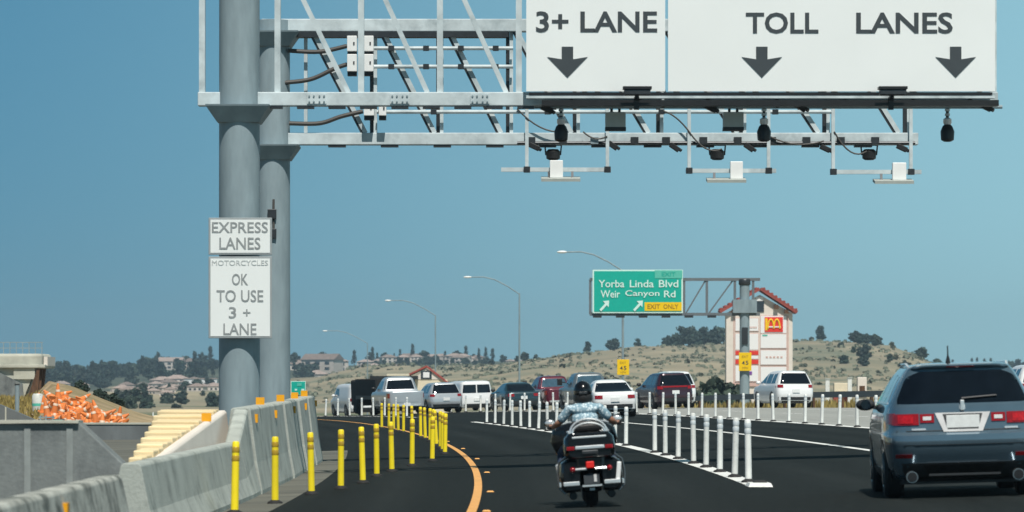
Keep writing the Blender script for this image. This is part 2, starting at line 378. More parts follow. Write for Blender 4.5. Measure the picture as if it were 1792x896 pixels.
# ------------------------------------------------------------------ delineator posts
def make_post(name, plastic, band):
    root = thing(name, '', 'post')
    MB().lathe([(.052, .0), (.050, .02), (.047, .8), (.046, .90), (.036, .915), (.01, .918)], 14).build('shaft', plastic, root, True)
    MB().lathe([(.11, .0), (.10, .025), (.065, .04), (.056, .05)], 14).build('base', 'rubber', root, True)
    for z0 in ((.70, .81) if band == 'amber_band' else (.74, .83)):
        MB().lathe([(.049, z0 - .035), (.0505, z0 - .03), (.0500, z0 + .03), (.047, z0 + .035)], 14).build('band', band, root, True)
    return root
def place(proto, pos, label, group, first):
    o = proto if first else copy_tree(proto)
    o.location = pos; o.rotation_euler = (random.gauss(0, .016), random.gauss(0, .018), random.uniform(0, 6)); tag(o, label, 'post', group)
yp = make_post('yellow_post', 'yellow_plastic', 'amber_band')
ypos = [(-3.51, 48.1), (-3.24, 52.0), (-2.94, 56.1), (-2.61, 58.8), (-2.36, 62), (-2.23, 66.5), (-2.01, 69.8), (-1.66, 74.2), (-1.24, 78.7), (-.87, 86),
        (-.84, 90), (-.80, 94), (-.79, 98.2), (-.76, 101.8), (-.73, 105.6), (-.72, 109.7), (-.72, 113.3), (-.70, 119.8), (-.72, 125.8), (-.74, 129), (-.75, 132), (-.76, 135), (-.83, 138.5)]
for i, (u, D) in enumerate(ypos):
    nth = ['first', 'second', 'third', 'fourth', 'fifth', 'sixth', 'seventh', 'eighth', 'ninth']
    lab = nth[8 - i] + ' yellow post from the bend in the slanting row beside the concrete barrier' if D < 80 else 'yellow tubular post in the crowded row where the yellow line bends'
    place(yp, road(u, D, .005), lab, 'yellow posts by the barrier' if D < 80 else 'yellow posts along the bend', i == 0)
wp = make_post('white_post', 'white_plastic', 'band_gray')
wD = [55.5, 58.6, 62.1, 65.6, 68.9, 73.2, 77.0, 80.2, 89.6] + [93.4 + 3.62 * k for k in range(15)]
for i, D in enumerate(wD):
    nth = ['first', 'second', 'third', 'fourth', 'fifth', 'sixth', 'seventh', 'eighth', 'ninth']
    place(wp, road(3.47, D, .007), nth[i] + ' white tubular post counting from the white bolted end block' if i < 9 else 'white tubular post in the row running past the motorcycle, beyond its ninth post', 'white posts dividing the two express lanes', i == 0)
for k in range(8):
    place(wp, road(3.47, 175 + 3.6 * k, .007), 'white tubular post in front of the white van and black truck', 'white posts far along the bend', False)
for k in range(34):
    D = 101 + 3.52 * k
    place(wp, road(11.5, D, .010), 'white tubular post in the row edging the pale concrete lanes', 'white posts along the concrete lanes', False)
ce = thing('curb_end', 'white bolted end block finishing the white post line', 'curb', road(3.47, 53.3, .006))
MB().box((0, 0, .025), (.34, .8, .05), taper=.85).build('block', 'white_paint', ce)
MB().box((.02, .1, .065), (.2, .22, .035), taper=.7).build('socket', 'rubber', ce)

# ------------------------------------------------------------------ concrete barriers
def barrier(name, label, u0, D0, u1, D1, h0, h1, m, wtop=.22, wbase=.62, zb=None, group=None, reflect=(), streaks=True):
    a, b = road(u0, D0), road(u1, D1); root = thing(name, label, 'barrier', a, 0, group)
    d = (b - a); L = Vector((d.x, d.y, 0)).length; t = Vector((d.x, d.y, 0)).normalized(); nrm = Vector((t.y, -t.x, 0))
    mb = MB(); n = 10
    def prof(h): return [(-wbase / 2, 0), (-wbase / 2, .07), (-wtop / 2 - .10, .30 * h / .81), (-wtop / 2, h - .03), (-wtop / 2 + .03, h), (wtop / 2 - .03, h), (wtop / 2, h - .03), (wtop / 2 + .10, .30 * h / .81), (wbase / 2, .07), (wbase / 2, 0)]
    k = len(prof(1))
    for i in range(n + 1):
        f = i / n; h = h0 + (h1 - h0) * f; base = a + (b - a) * f
        for x, z in prof(h): mb.v.append(base + nrm * x + Vector((0, 0, z)))
    for i in range(n):
        for j in range(k): mb.f.append((i * k + j, i * k + (j + 1) % k, (i + 1) * k + (j + 1) % k, (i + 1) * k + j))
    mb.f.append(tuple(range(k))); mb.f.append(tuple(n * k + j for j in reversed(range(k))))
    mb.build('body', m, root, world=True, bevel=.012)
    for f, kind in reflect:
        h = h0 + (h1 - h0) * f; base = a + (b - a) * f
        if kind == 'top': MB().box(base + Vector((0, 0, h + .06)), (.14, .02, .12)).build('reflector', 'reflector', root, world=True)
        else: MB().box(base + nrm * (wtop / 2 + .035) + Vector((0, 0, h - .17)), (.045, .16, .13), Matrix.Rotation(math.atan2(-t.x, t.y), 3, 'Z')).build('reflector', 'reflector', root, world=True)
    return root
barrier('concrete_barrier', 'mossy stained low concrete barrier with one orange reflector, under the slanted grey slab', -3.08, 18, -3.73, 36.2, .78, .78, 'concrete_dirty', reflect=[(.70, 'side')])
barrier('concrete_barrier', 'low stained concrete barrier beside the stack of cream boards', -4.03, 40.6, -4.03, 54.9, .81, .83, 'concrete', reflect=[])
barrier('concrete_barrier', 'sloping concrete barrier piece rising to the tall wall', -4.03, 54.94, -4.05, 57.0, .83, 1.29, 'concrete', reflect=[])
barrier('concrete_coping', 'pale sloping concrete coping between the low barrier and the cream boards', -4.44, 46.5, -4.36, 57.5, .71, 1.28, 'stucco', wtop=.14, wbase=.2, reflect=[(.75, 'top')])
barrier('concrete_barrier', 'tall concrete barrier block at the foot of the front column', -4.05, 57.05, -4.02, 66.3, 1.31, 1.35, 'concrete', wtop=.3, wbase=.66, reflect=[(.10, 'side'), (.55, 'top'), (.70, 'side')])
barrier('concrete_barrier', 'tall concrete barrier block just past the first dark joint', -4.00, 66.75, -4.00, 72.6, 1.35, 1.38, 'concrete', wtop=.3, wbase=.66, reflect=[(.3, 'top'), (.62, 'side')])
barrier('concrete_barrier', 'tall concrete barrier block between two dark joints', -3.97, 73.1, -3.95, 77.4, 1.38, 1.41, 'concrete', wtop=.3, wbase=.66, reflect=[(.35, 'top'), (.6, 'side')])
barrier('concrete_barrier', 'last tall concrete barrier block where the wall ends', -3.93, 77.9, -3.9, 82, 1.41, 1.43, 'concrete', wtop=.3, wbase=.66, reflect=[(.45, 'top'), (.97, 'side')])
# slanted grey slab behind the near barrier
sl = thing('concrete_slab', 'slanted dark grey concrete slab with a cut end, behind the mossy barrier', 'slab', road(-5.5, 42))
D = 42.0
poly = [(X(-60, D), -.42), (X(-60, D), Z(743, D)), (X(138, D), Z(740, D)), (X(222, D), Z(818, D)), (X(222, D), -.42)]
MB().prism(poly, D, D + .45).build('body', 'concrete_slab', sl, world=True, bevel=.015)
MB().box(((X(-60, D) + X(138, D)) / 2, D + .2, Z(740, D) + .012), (X(138, D) - X(-60, D), .5, .03)).build('cap', 'concrete_pale', sl, world=True)
for px in (48, 122):
    MB().box((X(px, D), D - .006, .3), (.07, .012, 1.3)).build('form_line', 'concrete_mid', sl, world=True)
# stack of cream boards
st = thing('board_stack', 'stepped stack of cream timber boards behind the low barrier', 'timber', road(-5.2, 50))
for k in range(9):
    D0 = 46.0 + 1.35 * k; z1 = .56 + .062 * k; xl = -4.62 - .085 * k; xr = -4.45
    for j in range(2):
        yy0 = D0 + j * .66
        MB().box(((xl + xr) / 2 + random.uniform(-.03, 0), yy0 + .33, (z1 - .42) / 2 - .012 * (1 - j)), (xr - xl, .655, z1 + .42)).build('board', 'cream_wood', st, world=True, bevel=.02)

# ------------------------------------------------------------------ toll gantries
D1, D2 = 67.0, 78.0
def gantry_post(root, px, D, r, ztop, capy, capr, baseu):
    x = X(px, D); zc = Z(capy, D)
    MB().tube((x, D, -.42), (x, D, ztop), r, r * .97, 48).build('column', 'steel', root, True, world=True)
    MB().lathe([(r * 1.43, zc - .30), (capr * 1.30, zc - .03), (capr * 1.32, zc), (r, zc + .002)], 4, (x, D, 0), Matrix.Rotation(R(45), 3, 'Z')).build('column_cap', 'steel', root, world=True)
    MB().lathe([(r + .16, -.42), (r + .16, -.34), (r + .01, -.33)], 24, (x, D, 0)).build('base_plate', 'steel', root, world=True)
fg = thing('sign_gantry', 'front galvanised steel gantry carrying the white toll lane sign', 'gantry', (X(419, D1), D1, -.42))
gantry_post(fg, 419, D1, .365, 10.6, 186, .60, -4)
zb0, zb1, zt = Z(186, D1), Z(162, D1), Z(-75, D1)
MB().box(((X(347, D1) + X(1745, D1)) / 2, D1, (zb0 + zb1) / 2), (X(1745, D1) - X(347, D1), .26, zb1 - zb0)).build('lower_chord', 'steel_pale', fg, world=True, bevel=.015)
MB().box(((X(347, D1) + X(1745, D1)) / 2, D1, zt), (X(1745, D1) - X(347, D1), .26, .24)).build('upper_chord', 'steel_pale', fg, world=True, bevel=.015)
fv = [354, 486, 632, 770, 908, 1046, 1184, 1322, 1460, 1598, 1738]
for px in fv: MB().box((X(px, D1), D1, (zb1 + zt - .12) / 2), (.105, .14, zt - .12 - zb1)).build('vertical', 'steel_pale', fg, world=True)
for a, b in zip(fv[1:-1], fv[2:]):
    MB().bar((X(a + 14, D1), D1 + .02, zt - .12), (X(b - 22, D1), D1 + .02, zb1), .085, .085).build('diagonal', 'steel_pale', fg, world=True)
for k in range(9):
    px = 480 + 55 * k; MB().box((X(px, D1), D1 - .02, zb0 - .022), (.30, .2, .045)).build('gusset', 'dark_metal', fg, world=True)
for px in (555, 700, 840):
    pl = MB().box((X(px, D1), D1 - .138, (zb0 + zb1) / 2), (.34, .016, .17)).build('splice_plate', 'steel_pale', fg, world=True)
    mbb = MB()
    for a in (-.13, -.05, .05, .13):
        for b in (-.05, .05): mbb.tube((X(px, D1) + a - fg.location.x, D1 - .165 - fg.location.y, (zb0 + zb1) / 2 + b - fg.location.z), (X(px, D1) + a - fg.location.x, D1 - .146 - fg.location.y, (zb0 + zb1) / 2 + b - fg.location.z), .016, n=6)
    bo = mbb.build('bolts', 'steel', pl); bo['kind'] = 'stuff'
rg = thing('toll_gantry', 'rear galvanised steel truss gantry holding the tolling equipment', 'gantry', (X(478, D2), D2, -.42))
gantry_post(rg, 478, D2, .355, Z(36, D2), 255, .58, -4)
MB().lathe([(.508, Z(57, D2) - .30), (.75, Z(57, D2) - .03), (.76, Z(57, D2)), (.355, Z(57, D2) + .002)], 4, (X(478, D2), D2, 0), Matrix.Rotation(R(45), 3, 'Z')).build('column_cap', 'steel', rg, world=True)
rb0, rb1, rt0, rt1 = Z(254, D2), Z(233, D2), Z(56, D2), Z(34, D2)
xl, xr = X(458, D2), X(1606, D2)
MB().box(((xl + xr) / 2, D2, (rb0 + rb1) / 2), (xr - xl, .28, rb1 - rb0)).build('lower_chord', 'steel_pale', rg, world=True, bevel=.015)
MB().box(((xl + X(1590, D2)) / 2, D2, (rt0 + rt1) / 2), (X(1590, D2) - xl, .28, rt1 - rt0)).build('upper_chord', 'steel_pale', rg, world=True, bevel=.015)
MB().box(((X(508, D2) + X(890, D2)) / 2, D2 - .03, rt0 - .06), (X(890, D2) - X(508, D2), .30, .12)).build('chord_underside_shade', 'dark_metal', rg, world=True)  # added dark bar, painted shade along the underside of the upper chord
rv = [535, 657, 773, 895, 1012, 1158, 1303, 1449, 1590]
for px in rv: MB().box((X(px, D2), D2 + .03, (rb1 + rt0) / 2), (.07, .12, rt0 - rb1)).build('vertical', 'steel_pale', rg, world=True)
for px in rv[1:]: MB().box((X(px - 6.5, D2), D2 + .05, (rb1 + rt0) / 2), (.075, .08, rt0 - rb1)).build('vertical_shade_side', 'dark_metal', rg, world=True)  # dark colour stands for the shaded left side of each vertical
for a, b in ((548, 640), (671, 761), (788, 877), (905, 1000), (1030, 1135), (1170, 1290), (1315, 1432), (1462, 1572)):
    MB().bar((X(a, D2), D2 - .08, rt0), (X(b, D2), D2 - .08, rb1), .055, .09).build('diagonal', 'steel_pale', rg, world=True)
    MB().bar((X(a - 6, D2), D2 - .05, rt0), (X(b - 6, D2), D2 - .05, rb1), .075, .06).build('diagonal_shade_side', 'dark_metal', rg, world=True)  # dark colour stands for the shadow side of the angle iron
for py, x0, x1 in ((86, 655, 898), (118, 655, 898), (197, 660, 1455)):
    MB().tube((X(x0, D2), D2 - .2, Z(py, D2)), (X(x1, D2), D2 - .2, Z(py, D2)), .04, n=8).build('conduit', 'steel_pale', rg, world=True)
    for q in range(4):
        px = x0 + (x1 - x0) * (q + .5) / 4; MB().box((X(px, D2), D2 - .19, Z(py, D2)), (.12, .14, .1)).build('clamp', 'dark_metal', rg, world=True)
for k in range(11):
    px = 590 + 46 * k * 2; MB().box((X(px, D2), D2 - .02, rb0 - .022), (.36, .2, .045)).build('gusset', 'dark_metal', rg, world=True)
for pts in ([(505, 90), (560, 92), (608, 82)], [(500, 146), (545, 140), (585, 122), (608, 114)], [(507, 217), (560, 217), (598, 205), (636, 196)]):
    q = [pts[0]] + pts + [pts[-1]]; sm = []
    for k in range(1, len(q) - 2):
        for i in range(7):
            t = i / 7; sm.append(tuple(.5 * (2 * q[k][c] + (q[k + 1][c] - q[k - 1][c]) * t + (2 * q[k - 1][c] - 5 * q[k][c] + 4 * q[k + 1][c] - q[k + 2][c]) * t * t + (3 * q[k][c] - q[k - 1][c] - 3 * q[k + 1][c] + q[k + 2][c]) * t ** 3) for c in (0, 1)))
    sm.append(pts[-1])
    c = MB().path([Vector((X(a, D2), D2 - .2, Z(b, D2))) for a, b in sm], .045).build('cable', 'cable', rg, True, world=True)
cab_n = ['upper outer', 'upper inner']
for (x0, x1, y0, y1, lab) in ((609, 626, 66, 93, 'white equipment cabinet with a dark foot, upper pair nearest the column'), (636, 655, 66, 93, 'white equipment cabinet beside the vertical, upper pair'),
                              (609, 626, 98, 128, 'white equipment cabinet directly below the upper one, nearest the column'), (636, 655, 98, 128, 'white equipment cabinet below the upper pair beside the vertical'),
                              (638, 656, 180, 205, 'small white cabinet on the lowest cable between truss chords'), (664, 677, 180, 205, 'narrow white cabinet on the lowest cable, past the vertical')):
    t = thing('equipment_cabinet', lab, 'cabinet', (X((x0 + x1) / 2, D2), D2 - .3, Z(y1, D2)), 0, 'cabinets on the toll gantry')
    w, h = X(x1, D2) - X(x0, D2), Z(y0, D2) - Z(y1, D2)
    MB().box((0, 0, h / 2), (w, .3, h)).build('case', 'white_box', t, bevel=.01)
    MB().box((0, .02, -.04), (w * .95, .24, .08)).build('foot', 'black', t)
    MB().box((w * .2, -.155, h * .5), (.03, .012, .06)).build('latch', 'dark_metal', t)
    MB().bar((0, .15, h * .5), (0, .32, h * .5), .06).build('bracket', 'steel_pale', t)
for x0, x1, y0, y1, sag in ((905, 985, 192, 232, 12), (1160, 1205, 196, 232, -6), (1205, 1262, 232, 262, 14), (1458, 1515, 232, 266, 18), (1020, 1062, 232, 240, 8), (1345, 1440, 240, 248, 10)):
    MB().path([Vector((X(x0 + (x1 - x0) * t, D2), D2 - .26, Z(y0 + (y1 - y0) * t + sag * 4 * t * (1 - t), D2))) for t in [q / 8 for q in range(9)]], .018, 6).build('loose_cable', 'cable', rg, True, world=True)
MB().tube((X(905, D2), D2 - .19, Z(251, D2)), (X(1600, D2), D2 - .19, Z(251, D2)), .035, n=8).build('conduit', 'dark_metal', rg, world=True)
for px in (930, 985, 1040, 1110, 1165, 1230, 1290, 1350, 1410, 1470, 1530): MB().box((X(px, D2), D2 - .17, Z(247, D2)), (.16, .12, .14)).build('clamp', 'dark_metal' if px % 20 else 'steel', rg, world=True)
# toll sign
ts = D1 - .42
sg = thing('toll_sign', 'huge white overhead sign with dark arrows, lane and toll lettering', 'sign', (X(1330, ts), ts, Z(160, ts)))
for x0, x1 in ((921, 1164), (1169, 1741)):
    MB().box(((X(x0, ts) + X(x1, ts)) / 2, ts, (Z(160, ts) + Z(-190, ts)) / 2), (X(x1, ts) - X(x0, ts), .06, Z(-190, ts) - Z(160, ts))).build('panel', 'sign_white', sg, world=True)
MB().box(((X(921, ts) + X(1741, ts)) / 2, ts + .03, Z(164, ts)), (X(1741, ts) - X(930, ts), .10, .045)).build('lower_rail', 'black', sg, world=True)
MB().box(((X(921, ts) + X(1741, ts)) / 2, ts + .06, Z(169.5, ts)), (X(1741, ts) - X(921, ts), .14, .05)).build('pale_lower_strip', 'steel_pale', sg, world=True)
MB().box(((X(948, ts) + X(1748, ts)) / 2, ts + .10, Z(180, ts)), (X(1748, ts) - X(948, ts), .22, .10)).build('chord_shade_strip', 'black', sg, world=True)  # added black strip, painted as the sign's shadow over the lower chord
for px in (1000, 1120, 1240, 1360, 1480, 1600, 1700): MB().bar((X(px, ts), ts + .03, Z(100, ts)), (X(px, ts), D1 - .13, Z(100, ts)), .08).build('mount', 'steel', sg, world=True)
for px in (1000, 1120, 1240, 1360, 1480, 1600, 1700): MB().bar((X(px, ts), ts + .10, Z(169.5, ts)), (X(px, ts), D1 - .13, Z(171, ts)), .06).build('mount', 'steel', sg, world=True)
for tx, x0, x1, y0, y1 in (('3+ LANE', 938, 1150, 20, 57), ('TOLL', 1305, 1432, 22, 59), ('LANES', 1498, 1667, 22, 59)):
    text('lettering', tx, 'text_dark', sg, ((X(x0, ts) + X(x1, ts)) / 2, ts - .036, (Z(y0, ts) + Z(y1, ts)) / 2), Z(y0, ts) - Z(y1, ts), X(x1, ts) - X(x0, ts), bold=.02)
for px in (993, 1333, 1672):
    u = .01; pts = [(-10, 82), (10, 82), (10, 104), (35, 100), (0, 136), (-35, 100), (-10, 104)]
    MB().prism([(X(px + a, ts), Z(b, ts)) for a, b in pts], ts - .042, ts - .03).build('arrow', 'text_dark', sg, world=True)
for px in (1114, 1559):
    t = thing('sign_lamp', 'dark floodlight box at the lower edge of the ' + ('3+ LANE panel' if px < 1200 else 'TOLL LANES panel'), 'lamp', (X(px, ts), ts - .3, Z(172, ts)), 0, 'floodlights under the toll sign')
    MB().box((0, 0, .08), (.46, .24, .10)).build('housing', 'dark_metal', t, bevel=.015)
    MB().box((0, 0, .155), (.50, .28, .045)).build('lens_frame', 'black', t)
    MB().bar((0, .1, .03), (0, .36, -.02), .07).build('arm', 'dark_metal', t)
    MB().box((0, .3, -.09), (.09, .09, .22)).build('knuckle', 'black', t)
# equipment pipe under the sign
DP = D1 + .35
pr = thing('equipment_pipe', 'long dark pipe under the toll sign holding the cameras', 'pipe', (X(1350, DP), DP, Z(187, DP)))
MB().tube((X(935, DP), DP, Z(187, DP)), (X(1754, DP), DP, Z(187, DP)), .035, n=10).build('pipe', 'steel', pr, world=True)
for px in (960, 1160, 1360, 1560, 1725): MB().bar((X(px, DP), DP, Z(187, DP)), (X(px, DP), D1 + .1, Z(180, DP)), .05).build('hanger', 'dark_metal', pr, world=True)
WHERE = ('below the 3+ LANE arrow', 'below the TOLL arrow', 'below the arrow under LANES')
for wi, px in enumerate((982, 1337, 1658)):
    t = thing('pendant_camera', 'black bell shaped camera hanging on a jointed stem ' + WHERE[wi], 'camera', (X(px, DP), DP, Z(248, DP)), 0, 'pendant cameras under the sign')
    MB().lathe([(.06, 0), (.115, .03), (.125, .18), (.09, .27), (.05, .31)], 16).build('housing', 'black', t, True)
    MB().lathe([(.055, .30), (.075, .33), (.075, .40), (.03, .43)], 12).build('collar', 'clear_lens', t, True)
    MB().tube((0, 0, .41), (0, 0, .64), .028, n=8).build('stem', 'dark_metal', t, True)
    for z in (.46, .54): MB().lathe([(.045, z), (.045, z + .04)], 10).build('joint', 'steel_pale', t)
for wi, (px, D) in enumerate(((1077, D2), (1283, D2))):
    t = thing('junction_box', 'grey square junction box under the dark pipe, ' + ('below the floodlight of the 3+ LANE panel', 'below the blank panel before TOLL')[wi], 'box', (X(px, D1 + .6), D1 + .6, Z(226, D1 + .6)), 0, 'grey junction boxes')
    MB().box((0, 0, .16), (.36, .26, .27)).build('case', 'gray_box', t, bevel=.01)
    MB().box((0, 0, .0), (.37, .27, .06)).build('foot', 'black', t)
    for s in (-.07, .07): MB().tube((s, 0, .29), (s, -.1, .40), .025, n=8).build('hanger', 'dark_metal', t)
for px, D, py in ((957, DP, 190), (1243, DP, 188), (1400, DP, 186), (1723, DP, 186), (935, D2, 256), (1072, D2, 254), (1180, D2, 257), (1310, D2, 257), (1443, D2, 259), (1577, D2, 258)):
    low = D == D2
    t = thing('small_camera', 'small black camera on a bracket below the rear lower chord' if low else 'small black camera clipped along the dark pipe', 'camera', (X(px, D), D - .16, Z(py, D)), 0, 'small cameras under the rear chord' if low else 'small cameras on the pipe')
    rt = Matrix.Rotation(R(25 if px % 2 else 35), 3, 'Y')
    MB().box((0, 0, -.02), (.22, .16, .10), rt).build('body', 'black', t, bevel=.01)
    MB().tube((.09, -.02, -.06), (.13, -.05, -.09), .035, n=8).build('lens', 'dark_metal', t)
    MB().bar((-.06, .02, 0), (-.08, .1, .09), .05).build('bracket', 'black', t)
for wi, px in enumerate((968, 1255, 1521)):
    t = thing('dome_sensor', 'black round yoke mounted sensor inside the antenna frame ' + ('below 3+ LANE', 'below TOLL', 'below LANES')[wi], 'sensor', (X(px, D2), D2, Z(280, D2)), 0, 'dome sensors under the rear chord')
    MB().lathe([(.09, 0), (.14, .03), (.15, .17), (.10, .22)], 14).build('housing', 'black', t, True)
    for s in (-1, 1):
        MB().bar((s * .15, 0, .10), (s * .17, 0, .31), .03).build('yoke_arm', 'dark_metal', t)
    MB().bar((-.17, 0, .31), (.17, 0, .31), .04).build('yoke_bar', 'dark_metal', t)
for wi, (x0, x1, a, b, yb, bx0, bx1, px0, px1, ytop) in enumerate(((922, 1063, 877, 1069, 297, 962, 985, 947, 1015, 190), (1206, 1345, 1200, 1358, 299, 1277, 1299, 1236, 1304, 190), (1458, 1594, 1453, 1612, 301, 1560, 1584, 1528, 1596, 190))):
    D = D2 - .22
    fr = thing('antenna_frame', 'U shaped pipe frame hanging under the rear gantry chord ' + ('below 3+ LANE', 'below TOLL', 'below LANES')[wi], 'frame', (X((x0 + x1) / 2, D), D, Z(yb, D)), 0, 'antenna frames of the toll gantry')
    for px in (x0, x1): MB().box((X(px, D), D, (Z(ytop, D) + Z(yb, D)) / 2), (.07, .07, Z(ytop, D) - Z(yb, D))).build('drop_pipe', 'steel_pale', fr, world=True)
    MB().bar((X(a, D), D - .02, Z(yb, D)), (X(b, D), D - .02, Z(yb, D)), .095, .085).build('cross_bar', 'steel_pale', fr, world=True)
    for px in (x0, x1): MB().box((X(px, D), D - .05, Z(yb, D)), (.13, .14, .12)).build('clamp', 'dark_metal', fr, world=True)
    an = thing('toll_antenna', 'white toll reader antenna over a flat plate on the frame ' + ('below 3+ LANE', 'below TOLL', 'below LANES')[wi], 'antenna', (X((bx0 + bx1) / 2, D), D - .15, Z(yb + 16, D)), 0, 'toll antennas')
    MB().box((X((bx0 + bx1) / 2, D), D - .16, Z(yb, D)), (X(bx1, D) - X(bx0, D), .16, .36)).build('box', 'white_box', an, world=True, bevel=.012)
    MB().box((X((px0 + px1) / 2, D), D - .15, Z(yb + 17, D)), (X(px1, D) - X(px0, D), .5, .06), Matrix.Rotation(R(8), 3, 'X')).build('plate', 'gray_box', an, world=True)
    for q in (.2, .8): MB().bar((X(px0 + (px1 - px0) * q, D), D - .1, Z(yb + 16, D)), (X(px0 + (px1 - px0) * q, D), D - .05, Z(yb + 4, D)), .05).build('strut', 'dark_metal', an, world=True)
# regulatory sign on the front column
DS = D1 - .46
rs = thing('regulatory_sign', 'white two panel express lanes sign strapped to the front column', 'sign', (X(420, DS), DS, Z(592, DS)))
for y0, y1 in ((381, 446), (449, 592)):
    MB().box((X(420.5, DS), DS, (Z(y0, DS) + Z(y1, DS)) / 2), (X(476, DS) - X(365, DS), .02, Z(y0, DS) - Z(y1, DS))).build('border', 'sign_gray', rs, world=True, bevel=.008)
    MB().box((X(420.5, DS), DS - .006, (Z(y0, DS) + Z(y1, DS)) / 2), (X(476, DS) - X(365, DS) - .07, .02, Z(y0, DS) - Z(y1, DS) - .07)).build('panel', 'sign_white', rs, world=True)
for py in (420, 500, 560): MB().box((X(420, DS), DS + .06, Z(py, DS)), (.5, .09, .06)).build('strap', 'dark_metal', rs, world=True)
for tx, cy, h, w, m in (('EXPRESS', 398, 19, 98, 'text_faded'), ('LANES', 426, 21, 72, 'text_faded'), ('MOTORCYCLES', 460, 9, 98, 'text_faint'), ('OK', 489, 20, 28, 'text_faded'), ('TO USE', 518, 21, 82, 'text_faded'), ('LANE', 576, 20, 58, 'text_faded')):
    text('lettering', tx, m, rs, (X(420, DS), DS - .02, Z(cy, DS)), h * DS / F, w * DS / F, bold=0 if h < 12 else .01)
for tx, dx, h in (('3', -13, 20), ('+', 12, 12)): text('lettering', tx, 'text_faded', rs, (X(420 + dx, DS), DS - .02, Z(547, DS)), h * DS / F, 13 * DS / F, bold=.01)
# small boxes clamped on the rear column
for py, lab in ((376, 'small dark conduit fitting high on the rear column'), (410, 'small dark conduit fitting lower on the rear column')):
    t = thing('conduit_fitting', lab, 'fitting', (X(478, D2), D2 - .36, Z(py, D2)))
    MB().box((0, 0, 0), (.18, .1, .2)).build('case', 'dark_metal', t, bevel=.01); MB().tube((.03, 0, .1), (.03, .02, .3), .025, n=8).build('stub', 'cable', t)

